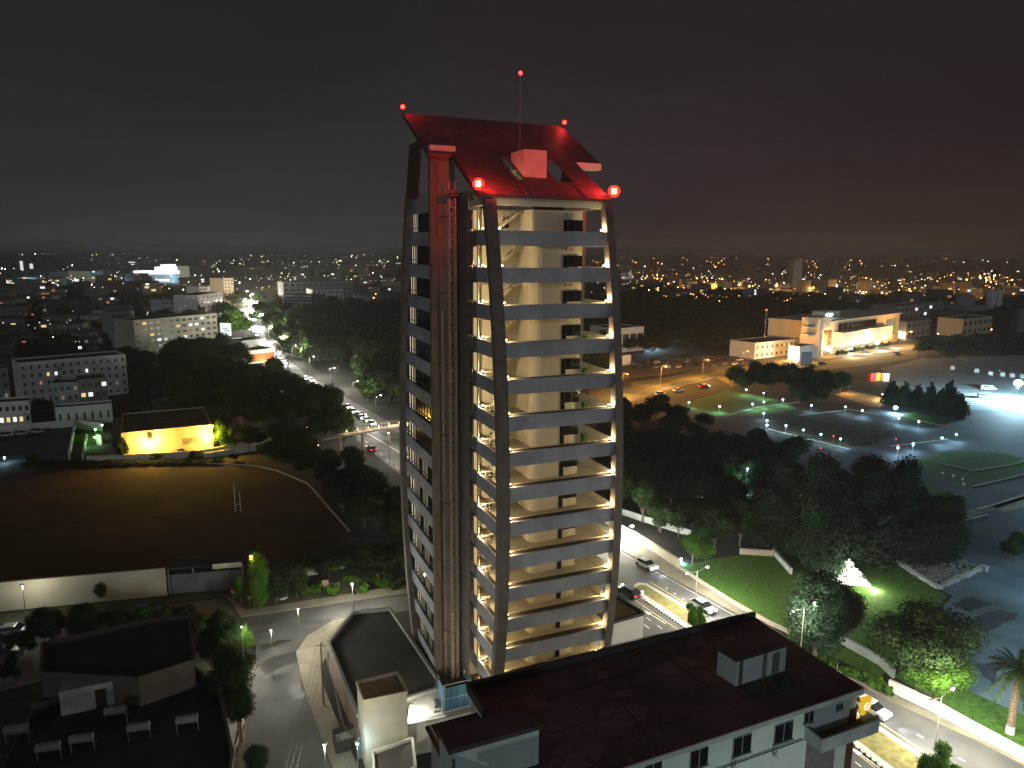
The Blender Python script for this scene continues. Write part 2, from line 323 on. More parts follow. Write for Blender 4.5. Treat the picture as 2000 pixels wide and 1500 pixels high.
# avenue running away on the left
av = [(1150, 1060), (780, 925), (700, 862), (655, 806), (600, 755), (545, 700), (500, 650), (478, 612), (470, 590), (478, 570), (490, 568), (498, 590), (505, 612), (520, 665), (600, 733), (700, 790), (760, 824), (1150, 960)]
patch('avenue', av, asph, .012)
patch('avenue_verge', [(735, 828), (790, 850), (790, 880), (740, 845)], scrubm, .03)
dashes('lane_line', (700, 850), (790, 925), 6, .4, .15, linew); dashes('edge_line', (690, 830), (800, 895), 1, 1, .5, kerbm)
patch('side_street', [(300, 730), (345, 790), (352, 812), (300, 812), (295, 790), (290, 740)], asph, .012)
patch('villa_lawn', [(410, 900), (415, 850), (520, 840), (620, 850), (560, 870), (470, 885)], grass, .012)
patch('court_grass', [(135, 895), (150, 832), (205, 838), (160, 895)], grass, .012)
struct('track_kerb', MB().wall(pp([(395, 905), (450, 908), (500, 911), (540, 920), (570, 932), (600, 945), (615, 960), (640, 990), (682, 1038)]), .35, 0, .3), kerbm)

# ------------------------------------------------------------------ THE TOWER (local u, v, z; u along the balcony front, v away from it)
TO = Vector((-0.171, 67.87)); TA = R(22.8)
tw = thing('tower', 'tall slender curved tower with lit stacked balconies and sloping roof', 'tower', (TO.x, TO.y, 0), TA)
def vF(z): d = z - 26; return .2 + (3.4 * (d / 30) ** 2 if d > 0 else 1.5 * (d / 17) ** 2)
def vB(z): d = z - 26; return 25.9 - (4.1 * (d / 30) ** 2 if d > 0 else 2.7 * (d / 17) ** 2)
def curved(u0, u1, f0, f1, z0, z1, n=24):
    m = MB(); vs = []; fs = []
    for i in range(n + 1):
        z = z0 + (z1 - z0) * i / n; a, b = f0(z), f1(z)
        vs += [(u0, a, z), (u1, a, z), (u1, b, z), (u0, b, z)]
    for i in range(n):
        o = i * 4
        for j in range(4): fs.append((o + j, o + (j + 1) % 4, o + 4 + (j + 1) % 4, o + 4 + j))
    fs += [(3, 2, 1, 0), (n * 4, n * 4 + 1, n * 4 + 2, n * 4 + 3)]
    return m.add(vs, fs)
for nm, u0, u1, fa, fb, z1 in (('corner_column', -1.1, .1, lambda z: vF(z) - .25, lambda z: vF(z) + .55, 59.0), ('corner_column', 12.15, 13.05, lambda z: vF(z) - .25, lambda z: vF(z) + .7, 59.0),
                              ('corner_column', -4.5, -3.85, lambda z: vB(z) - .35, lambda z: vB(z) + .8, 60.5), ('corner_column', 15.0, 15.6, lambda z: vB(z) - .35, lambda z: vB(z) + .8, 60.5)):
    curved(u0, u1, fa, fb, 0, z1).build(nm, dconc, tw)
fin = mat('roof fin', (.10, .05, .055), .7)
for u in (-4.45, 15.05): curved(u, u + .45, lambda z: vB(z) - 3.2, lambda z: vB(z) + .5, 60.0, 65.6, 8).build('roof_fin', fin, tw)
# solid body and its walls
stucco = mat('balcony wall render', (.60, .54, .40), .85, .9, .05)
floorm = mat('balcony floor tile', (.46, .42, .33), .7, 1.2, .08)
core = MB(); core.box(-1.1, 12.0, 13.25, 21.4, 0, 58.6); core.box(0.3, 9.9, 8.6, 13.2, 0, 58.2); core.build('core_wall', stucco, tw)
lb = MB(); lb.box(-3.55, -1.12, 13.7, 21.3, 0, 57.5); lb.build('inner_wall', dark, tw)
ZK = [56 - 3.6 * k for k in range(15)]
side = MB(); side.box(-1.1, .28, 9.0, 13.2, 0, 60.0); side.build('side_wall', dconc, tw)
# end wall of the left wing: a pier, a recessed bay and a beam under the roof
ew = MB(); ew.box(-3.9, -3.1, 13.2, 13.8, 0, 64.2); ew.box(-1.55, -1.12, 13.2, 13.7, 0, 63.8); ew.build('end_pier', mat('brown pier render', (.15, .115, .09), .85, .6, .2), tw)
ew = MB(); ew.box(-3.1, -1.55, 13.65, 13.95, 0, 63.9); ew.build('end_wall', conc, tw)
MB().box(-3.95, -1.1, 12.9, 13.9, 64.2, 64.9).build('roof_beam', stucco, tw)
# left wing bands and window strips
for k in range(15):
    zt = ZK[k]; zb = zt - 1.48
    vb = vB(zt - .7) - .35
    MB().box(-3.92, -3.55, 13.8, vb, zb, zt).build('parapet', panel, tw)
    if k == 0: MB().box(-3.92, -3.55, 13.8, vB(59) - .4, 58.1, 60.1).build('parapet', panel, tw)
    z0, z1 = zt, zt + 2.12
    if k == 14 : z0 = zt
    wn = MB(); wn.box(-3.62, -3.56, 13.8, vb - .1, z0, z1); wo = wn.build('window', glass, tw)
    ml = MB(); nm_ = 9
    for i in range(nm_ + 1):
        y = 13.9 + (vb - 14.3) * i / nm_; ml.box(-3.68, -3.63, y - .045, y + .045, z0 + .01, z1 - .01)
    ml.box(-3.69, -3.64, 13.85, vb - .12, z0 + .45, z0 + .53); ml.build('mullion', dark, wo)
    stepn = (vb - 14.3) / nm_
    for j in ((6, 7, 8) if k < 8 else (8, 7, 6, 5, 3, 2)):
        y = 13.9 + stepn * j
        MB().box(-3.635, -3.622, y + .08, y + stepn * (.6 if j > 6 else .85), z0 + .1, z1 - .05).build('lit_pane', emit('tower lit pane', (1, .86, .62), .55, False) if j >= 7 else winl['d'], wo)
# sunken balcony decks, parapets and lamps
ledge = mat('balcony ledge', (.045, .036, .03), .8)
deckm = floorm
flood_me = None
for k in range(15):
    zt = ZK[k]; zb = zt - 1.48; fl = zt - .95; vf = vF(zt - .7) + .05
    # floor plate: front, right terrace and left strip
    MB().box(-.95, 12.4, vf + 1.15, 9.0 if k else 8.6, zb + .02, fl).build('floor_slab', deckm, tw)
    MB().box(-.93, 12.38, vf + 1.13, 8.58, zb + .005, zb + .018).build('ceiling', stucco, tw)
    MB().box(.1, 12.15, vf, vf + .22, zb, zt).build('parapet', panel, tw)
    MB().box(.1, 12.15, vf + .23, vf + 1.13, zb + .01, zt - .07).build('ledge', ledge, tw)
    MB().box(.1, 12.15, vf + 1.14, vf + 1.24, zt - .9, zt - .03).build('inner_kerb', stucco, tw)
    MB().box(-1.1, -.9, vf + .55, 6.4, zb, zt).build('parapet', panel, tw)
    MB().box(-.89, -.45, vf + .55, 6.3, zb + .01, zt - .07).build('ledge', ledge, tw)
    MB().box(12.45, 12.7, vf + .75, 13.2, zb, zt + .02).build('parapet', stucco, tw)
    if k < 14:
        # back walls: the room with its curved corner, dark window and door
        z0, z1 = fl + .01, zt + 2.13
        bw = MB(); arc = [(4.3, 8.55)] + [(5.5 - 1.2 * math.cos(R(a)), 5.4 - 1.0 * math.sin(R(a))) for a in (0, 20, 40, 60, 80)] + [(10.1, 4.9), (10.1, 13.2), (9.0, 13.2), (9.0, 8.55)]
        if vf + 1.3 > 4.3: arc = [(p[0], max(p[1], vf + 1.5)) for p in arc]
        bw.prism(arc, z0, z1); bw.build('room_wall', stucco, tw)
        fr = min(p[1] for p in arc) if k < 2 else 4.9
        fr = max(4.55, fr) if k > 1 else max(4.9, vf + 1.5)
        wn = MB().box(8.2, 9.95, fr - .36, fr - .30, fl + 1.0, fl + 2.15); wn.box(7.75, 8.2, fr - .36, fr - .30, fl + .02, fl + 2.15); wo = wn.build('window', glass, tw)
        MB().box(9.0, 9.06, fr - .42, fr - .37, fl + 1.0, fl + 2.15).box(8.17, 8.23, fr - .42, fr - .37, fl + .05, fl + 2.15).build('window_frame', dsteel, wo)
        if k < 3:
            MB().bar((8.0, fr - .4, fl + 2.75), (8.0, fr - .37, fl + 2.75), .1, 8).bar((8.6, fr - .4, fl + 2.75), (8.6, fr - .37, fl + 2.75), .1, 8).build('wall_vent', dark, tw)
        # stair flight rising to the next floor
        st = MB(); n = 14
        for i in range(n):
            a = 1.0 + 3.0 * i / n; st.box(a, a + 3.0 / n + .01, 6.9, 8.1, z0 + .8 + i * (z1 - z0 - .9) / n, z0 + 1.05 + i * (z1 - z0 - .9) / n)
        st.box(3.6, 4.25, 6.9, 8.1, z1 - .35, z1 - .01); st.box(-.6, 1.0, 6.9, 8.1, z0 + .6, z0 + .8)
        so_ = st.build('staircase', stucco, tw)
        rl = MB()
        for i in range(8):
            a = 1.0 + 3.0 * i / 7; h = z0 + .8 + (z1 - z0 - .9) * i / 7; rl.bar((a, 6.86, h + .2), (a, 6.86, min(h + 1.1, z1 - .02)), .03, 4)
        rl.bar((1.0, 6.86, z0 + 1.8), (3.2, 6.86, z1 - .15), .035, 4)
        for i in range(6): rl.bar((-.3 + i * .5, 6.0, z0), (-.3 + i * .5, 6.0, z0 + 1.05), .025, 4)
        rl.bar((-.4, 6.0, z0 + 1.05), (2.6, 6.0, z0 + 1.05), .03, 4); rl.bar((-.4, 6.0, z0 + .55), (2.6, 6.0, z0 + .55), .025, 4)
        rl.build('railing', mat('cream railing', (.6, .57, .5), .6), so_)
        # stair window slots in the side wall
        MB().box(-1.12, -1.02, 6.6, 7.3, zt + .2, zt + 2.0).build('slot_window', emit('stair window glow', (1, .72, .36), .55, False), tw)
        sw = MB().box(-1.06, -1.0, 7.5, 8.9, zt + .1, zt + 2.1).build('slot_window', glass, tw)
        MB().bar((-1.14, 7.6, zt - 1), (-1.14, 7.6, zt + 2), .03, 4).bar((-1.14, 8.3, zt + .2), (-1.14, 8.3, zt + 1.9), .03, 4).bar((-1.14, 8.9, zt + .1), (-1.14, 8.9, zt + 2.0), .025, 4).build('slot_frame', steel, sw)
    MB().box(-1.0, .28, 6.45, 8.99, zb - .3 if k else zb, zt).build('side_spandrel', dconc, tw)
    lf = zt - .06
    for (x, y, pw) in ((.45, vf + .62, 62), (11.85, vf + .62, 62), (-.68, 5.75, 62)):
        fb = MB().box(x - .16, x + .16, y - .10, y + .10, lf, lf + .16).build('floodlight', dsteel, tw)
        big = k > 9 and x > 0
        MB().ball((x, y, lf + .26), .13 if big else .09, 8).build('lamp_lens', bulb['a'], fb)
        light(tw, (x, y, lf + .42), pw, WARM, .1, name='floodlight_glow')
MB().box(-1.0, 12.15, vF(2) + .6, 9.5, 0, 4.1).build('lobby_wall', wht, tw)
for k in range(0, 15):
    MB().bar((-.96, 6.2, ZK[k]), (-.96, 6.2, ZK[k] + 2.1), .03, 4).build('drain_pipe', emit('wall edge', (1, .8, .5), .2, False) if False else cream, tw)
# top front beam, upper door
MB().box(-.9, 12.6, 4.7, 5.15, 58.45, 59.15).build('roof_beam', stucco, tw)
MB().box(-.9, -.4, 5.2, 9.0, 58.45, 59.1).build('roof_beam', stucco, tw); MB().box(12.2, 12.7, 5.2, 13.2, 58.45, 59.1).build('roof_beam', stucco, tw)
d_ = MB().box(2.55, 3.25, 8.50, 8.58, 55.2, 57.6).build('door', dark, tw); MB().box(2.6, 3.2, 8.46, 8.49, 55.3, 56.4).build('door_louvre', cream, d_)
# roof planes: u wide at the back, narrow at the front
def rz_(v): return 59.35 + (v - 3.9) * .55
def roofpart(u0, u1, v0, v1, th=.25, lift=0):
    a, b = rz_(v0) + lift, rz_(v1) + lift
    return MB().add([(u0, v0, a - th), (u1, v0, a - th), (u1, v1, b - th), (u0, v1, b - th), (u0, v0, a), (u1, v0, a), (u1, v1, b), (u0, v1, b)],
                    [(0, 3, 2, 1), (4, 5, 6, 7), (0, 1, 5, 4), (1, 2, 6, 5), (2, 3, 7, 6), (3, 0, 4, 7)])
roofpart(-4.2, 16.1, 12.3, 22.4).build('roof_panel', redroof, tw)
roofpart(-1.6, 3.4, 4.0, 12.28).build('roof_panel', redroof, tw)
roofpart(3.42, 12.9, 4.0, 7.4, lift=-.05).build('roof_panel', redroof, tw)
roofpart(4.6, 8.2, 7.42, 12.28, lift=-.02).build('roof_panel', redroof, tw)
roofpart(10.4, 12.9, 7.42, 12.28, lift=-.02).build('roof_panel', redroof, tw)
roofpart(3.35, 3.6, 4.0, 17.0, lift=.14).build('roof_ridge_cap', redroof, tw); roofpart(9.9, 10.1, 4.05, 7.0, lift=.06).build('roof_ridge_cap', redroof, tw)
roofpart(-4.32, -4.2, 12.3, 22.4, th=.6, lift=.1).build('roof_fascia', fin, tw); roofpart(-1.75, -1.6, 4.0, 12.28, th=.6, lift=.1).build('roof_fascia', fin, tw)
rb = MB()
for i in range(34):
    u = -4.1 + i * .32; a = roofpart(u, u + .10, 12.35, 22.3, th=.08, lift=.08); rb.add(a.v, a.f)
rb.build('roof_corrugation', redroof, tw)
rb = MB()
for i in range(15):
    u = -1.5 + i * .32; a = roofpart(u, u + .10, 4.0, 12.2, th=.08, lift=.08); rb.add(a.v, a.f)
rb.build('roof_corrugation', redroof, tw)
MB().box(12.9, 16.1, 12.0, 13.4, 63.2, 63.9).build('roof_beam', stucco, tw); MB().box(11.95, 15.0, 13.25, 21.3, 0, 60.0).build('core_wall', conc, tw)
MB().box(3.6, 4.6, 9.6, 12.2, 60.5, 62.4).build('roof_upstand', stucco, tw)
ph = MB().box(4.7, 7.3, 8.0, 11.5, 61.3, 64.35).build('plant_room', stucco, tw)
MB().box(-4.0, -1.5, 18.0, 21.0, 60.1, 60.3).build('floor_slab', conc, tw)
# beacons and antenna mast belong to the tower as fixed equipment
def beacon(u, v, z, power, r, lab):
    X = TO.x + u * math.cos(TA) - v * math.sin(TA); Y = TO.y + u * math.sin(TA) + v * math.cos(TA)
    b = thing('beacon', lab, 'beacon', (X, Y, z), TA, 'red obstruction beacons on the tower roof')
    MB().bar((0, 0, -.45), (0, 0, .05), .05, 6).build('bracket', dsteel, b)
    if r > .3: MB().box(-.5, .5, -.75, .1, -.14, -.09).build('added_light_shield', dsteel, b)  # plate added to keep the red glow off the roof in front
    lo_ = MB().ball((0, 0, .25), r * .66, 12).build('lens', emit('beacon hot lens', (1, .40, .16), 9) if r > .3 else emit('beacon lens', (1, .09, .05), 9), b)
    cg_ = MB()
    for i in range(9):
        a = 2 * math.pi * i / 9
        for j in range(5):
            t0, t1 = -1.25 + .5 * j, -.75 + .5 * j
            cg_.bar((r * math.cos(t0) * math.cos(a), r * math.cos(t0) * math.sin(a), .25 + r * math.sin(t0)), (r * math.cos(t1) * math.cos(a), r * math.cos(t1) * math.sin(a), .25 + r * math.sin(t1)), r * .13, 4)
    cg_.build('red_fringe_rib', emit('beacon red fringe', (1, .012, .010), 7), lo_)  # glowing ribs added to imitate the red fringe of glare round the lens
    light(b, (0, -.1, .6 + r), power if r > .3 else power * .55, (1, .04, .04), .15, name='beacon_glow')
    return b
beacon(-1.9, 3.6, 60.0, 900, .52, 'largest red beacon at the near left eave of the roof')
beacon(13.1, 3.9, 59.9, 900, .56, 'glaring red beacon at the right eave of the tower roof')
beacon(-4.4, 22.0, 69.9, 260, .25, 'red beacon on the high left tip of the roof')
beacon(16.3, 22.0, 69.7, 260, .25, 'red beacon on the high right end of the ridge')
am = thing('antenna_mast', 'thin antenna mast with a red light on top, behind the roof plant box', 'mast', (TO.x + 5.2 * math.cos(TA) - 10.3 * math.sin(TA), TO.y + 5.2 * math.sin(TA) + 10.3 * math.cos(TA), 64.36), TA)
MB().bar((0, 0, 0), (0, 0, 7.7), .035, 6).build('pole', steel, am); MB().ball((0, 0, 7.9), .2, 10).build('lens', bulb['r'], am); light(am, (0, 0, 8.3), 160, (1, .04, .04), .1)
# waste bins on three terraces
bm_ = mat('green bin plastic', (.05, .11, .03), .5); bin0 = None
for k, lb_ in ((3, 'small dark waste bin on the upper lit terrace of the tower'), (4, 'green wheeled bin on the terrace just below the small dark bin'), (5, 'green wheeled bin on the terrace with the wide dark doorway'), (6, 'lowest green wheeled bin on the tower terraces')):
    z = ZK[k] - .95; u, v = 10.55, 4.2
    X = TO.x + u * math.cos(TA) - v * math.sin(TA); Y = TO.y + u * math.sin(TA) + v * math.cos(TA)
    if bin0 is None:
        bin0 = thing('waste_bin', lb_, 'bin', (X, Y, z + .002), TA, 'waste bins on the tower terraces')
        m = MB().add([(-.22, -.25, .06), (.22, -.25, .06), (.22, .25, .06), (-.22, .25, .06), (-.3, -.34, .95), (.3, -.34, .95), (.3, .34, .95), (-.3, .34, .95)], [(0, 3, 2, 1), (4, 5, 6, 7), (0, 1, 5, 4), (1, 2, 6, 5), (2, 3, 7, 6), (3, 0, 4, 7)]); m.build('bin_body', bm_, bin0)
        MB().box(-.33, .33, -.37, .37, .955, 1.02).build('lid', bm_, bin0)
        for s in (-1, 1): MB().bar((s * .24, .3, .1), (s * .3, .3, .1), .1, 8).build('wheel', dark, bin0)
    else: dup(bin0, (X, Y, z + .002), TA, lb_)
q = Vector((TO.x + 6.6 * math.cos(TA) - 3.3 * math.sin(TA), TO.y + 6.6 * math.sin(TA) + 3.3 * math.cos(TA)))
ac = thing('air_conditioner', 'dark outdoor air conditioning unit on the lowest visible terrace', 'air conditioner', (q.x, q.y, ZK[13] - .94), TA)
MB().box(-.45, .45, -.2, .2, .02, .75).build('casing', dsteel, ac); MB().bar((-.1, -.22, .4), (-.1, -.205, .4), .28, 12).build('fan_grille', dark, ac); MB().bar((.45, 0, .5), (2.2, .4, .2), .03, 4).build('pipe', dsteel, ac)
# ------------------------------------------------------------------ construction hoist on the end wall
def TW(u, v): return Vector((TO.x + u * math.cos(TA) - v * math.sin(TA), TO.y + u * math.sin(TA) + v * math.cos(TA)))
hp = TW(-2.0, 11.6)
ho = thing('construction_hoist', 'lattice hoist mast with cable rails climbing the end wall of the tower', 'hoist', (hp.x, hp.y, 3.5), TA)
m = MB(); H = 57.6; a = .33
for sx_, sy_ in ((-a, -a), (a, -a), (a, a), (-a, a)): m.bar((sx_, sy_, 0), (sx_, sy_, H), .06, 4)
n = int(H / 1.1)
for i in range(n):
    z = i * 1.1
    for (p, q) in (((-a, -a), (a, -a)), ((a, -a), (a, a)), ((-a, -a), (-a, a)), ((a, a), (-a, a))):
        m.bar((p[0], p[1], z), (q[0], q[1], z), .04, 4); m.bar((p[0], p[1], z), (q[0], q[1], z + 1.1), .03, 4)
m.build('mast', mat('hoist steel', (.42, .36, .27), .6), ho)
for i in range(7):
    z = 6 + i * 8.0; t = MB(); t.bar((-.3, .3, z), (-1.1, 1.7, z), .05, 4); t.bar((.3, .3, z), (.75, 1.7, z), .05, 4); t.bar((-.3, .3, z), (.75, 1.7, z + .2), .04, 4); t.bar((.33, 0, z + .3), (1.9, -1.5, z + .5), .035, 4); t.bar((1.9, -1.5, z - 3.4), (1.9, -1.5, z + .6), .03, 4); t.build('tie_bar', dsteel, ho)
t = MB(); t.bar((-1.25, -.3, 0), (-1.25, -.3, 44), .03, 4); t.bar((1.35, -.5, 0), (1.35, -.5, 60.5), .035, 4); t.bar((1.75, -.6, 2), (1.75, -.6, 60), .035, 4)
for i in range(10): t.bar((-1.55, -.3, 3 + i * 4.4), (-.95, -.3, 3 + i * 4.4), .03, 4)
t.build('cable_rail', steel, ho)
t = MB().box(-.75, .45, -1.3, -.4, H - 1.5, H - 1.4).box(-.75, .45, -.9, -.8, H - 1.2, H - .9).build('mast_head', dsteel, ho)
cg = P(888, 1378, 4.0)
ca = thing('hoist_cage', 'blue sheeted hoist cage parked at the foot of the lattice mast', 'hoist cage', (cg.x, cg.y, 4.35), TA)
bl = grid_mat('blue mesh sheet', (.12, .30, .47), (.05, .12, .2), .8, 1.2, .04)
MB().box(-1.55, 1.55, -1.0, -.94, 0, 2.7).build('front_panel', bl, ca); MB().box(-1.62, -1.56, -1.0, 1.0, 0, 2.9).build('side_panel', bl, ca); MB().box(1.5, 1.55, -.93, 1.0, 0, 2.7).build('side_panel', bl, ca)
MB().box(-1.5, 1.45, -.9, .95, 2.3, 2.36).build('cage_roof', dsteel, ca); MB().box(-1.7, 1.65, -1.1, 1.05, -.25, -.02).build('base_frame', wht, ca)
f = MB()
for x in (-1.5, 1.5):
    for y in (-1.03, 1.0): f.bar((x, y, 0), (x, y, 3.1), .05, 4)
f.bar((-1.5, -1.03, 3.1), (1.5, -1.03, 3.1), .04, 4); f.bar((-1.5, -1.03, 1.4), (1.5, -1.03, 1.4), .03, 4); f.build('cage_frame', wht, ca)
MB().box(-2.6, -1.8, -.9, -.6, 0, .1).box(-2.3, -1.75, -.2, .5, 0, .7).build('motor_unit', steel, ca)
# ------------------------------------------------------------------ podium, stair box, side annex
def shell(name, label, px, z0, z1, wallm, roofm, par=.5, th=.3, cat='building', coping=None, pts=None):
    pts = pts or pp(px, z1); c = sum((Vector((p[0], p[1])) for p in pts), Vector((0, 0))) / len(pts)
    t = thing(name, label, cat, (c.x, c.y, 0))
    MB().prism(pts, z0, z1 - .01).build('wall', wallm, t, True)
    ins = [p + (c - p).normalized() * th for p in pts]
    MB().prism(ins, z1 - .009, z1 + .02).build('roof', roofm, t, True)
    if par: MB().wall(pts + [pts[0]], th, z1 - .005, z1 + par).build('parapet', coping or wallm, t, True)
    return t, pts
pod, _ = shell('podium', 'low grey flat-roofed podium along the left foot of the tower', [(642, 1258), (690, 1199), (762, 1192), (853, 1327), (853, 1349), (700, 1402)], 0, 4, conc, roofgrey, .45, .35, 'podium', mat('podium coping', (.30, .30, .27), .8))
apr, _ = shell('platform', 'brightly lit pale concrete platform beneath the blue hoist cage', [(795, 1415), (800, 1372), (853, 1345), (925, 1322), (935, 1388)], 0, 3.9, wht, mat('pale screed', (.52, .51, .46), .8, .5, .15), 0, .05, 'platform')
light(apr, tuple(P(805, 1398, 4) - Vector(apr.location[:2])) + (5.2,), 260, (1, .97, .82), .15)
fl_ = MB(); q = P(805, 1398, 4); fl_.bar((q.x, q.y, 3.92), (q.x, q.y, 5.4), .04, 5).box(q.x - .15, q.x + .15, q.y - .1, q.y + .1, 5.4, 5.55); fl_.build('lamp_post', steel, apr, True)
sbx = [Vector(t) for t in ((-16.5, 69.3), (-12.3, 70.9), (-10.7, 66.9), (-14.9, 65.3))]
q = P(795, 1418, 4); zt_ = 8.3
sb_pts = pp([(697, 1331), (775, 1312), (795, 1350), (711, 1367)], zt_)
sb, _ = shell('stair_enclosure', 'cream flat-topped stair box beside the podium roof edge', None, 0, zt_ - .3, cream, mat('tan screed', (.25, .19, .11), .8, .6, .15), .35, .22, 'stair box', pts=sb_pts)
ann, _ = shell('annex', 'plain white side block with tan roof right of the tower foot', [(1257, 1201), (1200, 1168), (1120, 1180), (1160, 1228)], 0, 8, mat('grey white wall', (.52, .52, .52), .85, .5, .06), mat('tan roof', (.26, .21, .14), .85, .6, .15), .4, .3, 'annex', dark)
# garden strip and generator boxes beside the podium
fe = thing('fence', 'thin mesh fence along the podium garden strip', 'fence', (*P(650, 1330), 0))
m = MB(); pts = pp([(632, 1262), (640, 1300), (655, 1360), (668, 1420), (682, 1470)])
for i in range(len(pts) - 1):
    a, b = pts[i], pts[i + 1]
    for j in range(4):
        p = a.lerp(b, j / 4); m.bar((p.x, p.y, 0), (p.x, p.y, 1.6), .03, 4)
    for h in (.3, .9, 1.55): m.bar((a.x, a.y, h), (b.x, b.y, h), .02, 4)
m.build('fence_frame', steel, fe, True)
q = P(714, 1470); gb = thing('electric_cabinet', 'tall grey electrical cabinet beside the stair box', 'cabinet', (q.x, q.y, 0), TA)
MB().box(-.9, .9, -.7, .7, 0, 2.6).build('cabinet_body', mat('cabinet grey', (.17, .20, .19), .6), gb); MB().box(-.4, .4, -.73, -.71, .3, 2.3).build('door', mat('cabinet door', (.2, .235, .225), .6), gb); MB().box(-.95, .95, -.75, .75, 2.61, 2.7).build('lid', steel, gb)
q = P(678, 1455); gb = thing('open_skip', 'dark open topped container left of the grey electrical cabinet', 'container', (q.x, q.y, 0), TA)
MB().box(-1.4, 1.4, -1.2, -1.1, 0, 1.5).box(-1.4, 1.4, 1.1, 1.2, 0, 1.5).box(-1.4, -1.3, -1.1, 1.1, 0, 1.5).box(1.3, 1.4, -1.1, 1.1, 0, 1.5).box(-1.3, 1.3, -1.1, 1.1, 0, .2).build('container_body', dsteel, gb)
MB().add([(-1.2, -1.0, .8), (1.2, -1.0, .7), (1.1, 1.0, 1.3), (-1.1, .9, 1.0), (0, 0, 1.6)], [(0, 1, 4), (1, 2, 4), (2, 3, 4), (3, 0, 4)]).build('rubble_heap', mat('rubble', (.22, .2, .17), .9, 3, .3), gb)
lw, _ = shell('outbuilding', 'low white walled outbuilding below the stair box', [(728, 1472), (805, 1445), (812, 1500), (735, 1560)], 0, 3.2, wht, roofgrey, .3, .25, 'outbuilding')
q = P(700, 1490, 5); lpst = None
# ------------------------------------------------------------------ foreground apartment block with big dark roof
ZR = 24.0
A_, B_, C_ = P(920, 1348, ZR), P(1472, 1208, ZR), P(1677, 1341, ZR)
fu = (B_ - A_).normalized(); fv = Vector((fu.y, -fu.x)); depth = (C_ - B_).dot(fv)
W_ = (B_ - A_).length
fb = thing('apartment_block', 'nearest white apartment block with huge dark brown flat roof', 'apartment block', (A_.x, A_.y, 0), math.atan2(fu.y, fu.x))
# local: x along fu, y negative toward the camera
dw = mat('mint white render', (.70, .78, .73), .9, .35, .0, col2=(.50, .58, .54), detail=9)
MB().box(0, W_, -depth, 0, 0, ZR - .25).build('wall', dw, fb)
MB().box(-.25, W_ + .25, -depth - .3, .25, ZR - .24, ZR).build('roof', roofbrown, fb)
MB().box(-.25, W_ + .25, .05, .35, ZR, ZR + .45).box(-.25, .05, -depth * .28, .04, ZR, ZR + .45).build('parapet', roofbrown, fb)
MB().box(-.1, W_ + .1, -depth - .42, -depth - .31, ZR - .3, ZR + .05).build('roof_gutter', wht2, fb)
ls = MB().box(-3.6, -.02, -depth - 4, -2.2, 0, ZR - .6); ls.build('lower_wing', wht2, fb)
MB().box(-3.9, -.27, -depth - 4.2, -1.9, ZR - .59, ZR - .4).build('lower_roof', roofbrown, fb)
r_ = MB(); 
for h in (.3, .6): r_.bar((-3.8, -2.0, ZR - .4 + h), (-.4, -2.0, ZR - .4 + h), .02, 4); r_.bar((-3.8, -2.0, ZR - .4 + h), (-3.8, -depth - 4, ZR - .4 + h), .02, 4)
r_.build('railing', steel, fb)
# windows of the camera-facing wall, placed where the photo shows them
def onwall(px, py):   # local x, z on wall plane y=-depth
    r = ray(px, py); o = A_ - fv * 0 + fv * depth
    n = Vector((-fu.y, fu.x)); t = (o.dot(n)) / (r[0] * n.x + r[1] * n.y)
    q = Vector((r[0] * t, r[1] * t)) - A_
    return q.dot(fu), r[2] * t + CH
fm = mat('window frame grey', (.30, .33, .32), .6)
pipe = mat('waste pipe', (.12, .16, .15), .6)
def fwin(x0, y0, x1, y1, leaves=2):
    a = onwall(x0, y0); b = onwall(x1, y1); X0, X1, Z1, Z0 = a[0], b[0], a[1], b[1]
    w_ = MB().box(X0, X1, -depth - .06, -depth - .003, Z0, Z1).build('window', fm, fb)
    s = (X1 - X0) / leaves
    for i in range(leaves): MB().box(X0 + s * i + .04, X0 + s * (i + 1) - .04, -depth - .075, -depth - .062, Z0 + .05, Z1 - .05).build('pane', glass, w_)
    MB().box(X0 - .06, X1 + .06, -depth - .16, -depth - .004, Z0 - .09, Z0 - .01).build('sill', wht2, w_)
    return X0, X1, Z0, Z1
for (x, y) in ((1513, 1417), (1432, 1442), (1348, 1467), (1258, 1494), (1160, 1523)):
    X0, X1, Z0, Z1 = fwin(x, y, x + 33, y + 24)
    pm = MB(); yy = -depth - .12
    pts3 = [(X0 - .05, yy, Z0 - .1), (X0 - .05, yy, Z0 - .75), (X0 + .35, yy, Z0 - .95)]
    for i in range(2): pm.bar(pts3[i], pts3[i + 1], .03, 5)
    pm.bar((X0 + .25, yy, Z0 - .1), (X0 + .25, yy, Z0 - .6), .03, 5); pm.bar((X0 + .25, yy, Z0 - .6), (X0 - .05, yy, Z0 - .6), .03, 5); pm.build('waste_pipe', pipe, fb)
q = A_ + fu * (W_ * .62) - fv * -(depth + 15)
yl = thing('assumed_yard_lamp', 'assumed tall yard lamp lighting the window wall of the nearest block from below the frame', 'street lamp', (q.x, q.y, 0)); MB().bar((0, 0, 0), (0, 0, 12), .08, 6).build('pole', steel, yl); MB().ball((0, 0, 12.2), .2, 8).build('lamp_glass', bulb['w'], yl); light(yl, (0, .3, 12.7), 620, (.86, 1, .90), .15)  # unseen lamp assumed below the frame, added to brighten the window wall
fwin(1571, 1388, 1587, 1407); fwin(1633, 1376, 1645, 1382)
a = onwall(1390, 1505); b = onwall(1565, 1450)
MB().bar((a[0], -depth - .1, a[1]), (b[0], -depth - .1, a[1]), .05, 5).build('waste_pipe', pipe, fb)
zb3 = onwall(1571, 1407)[1]
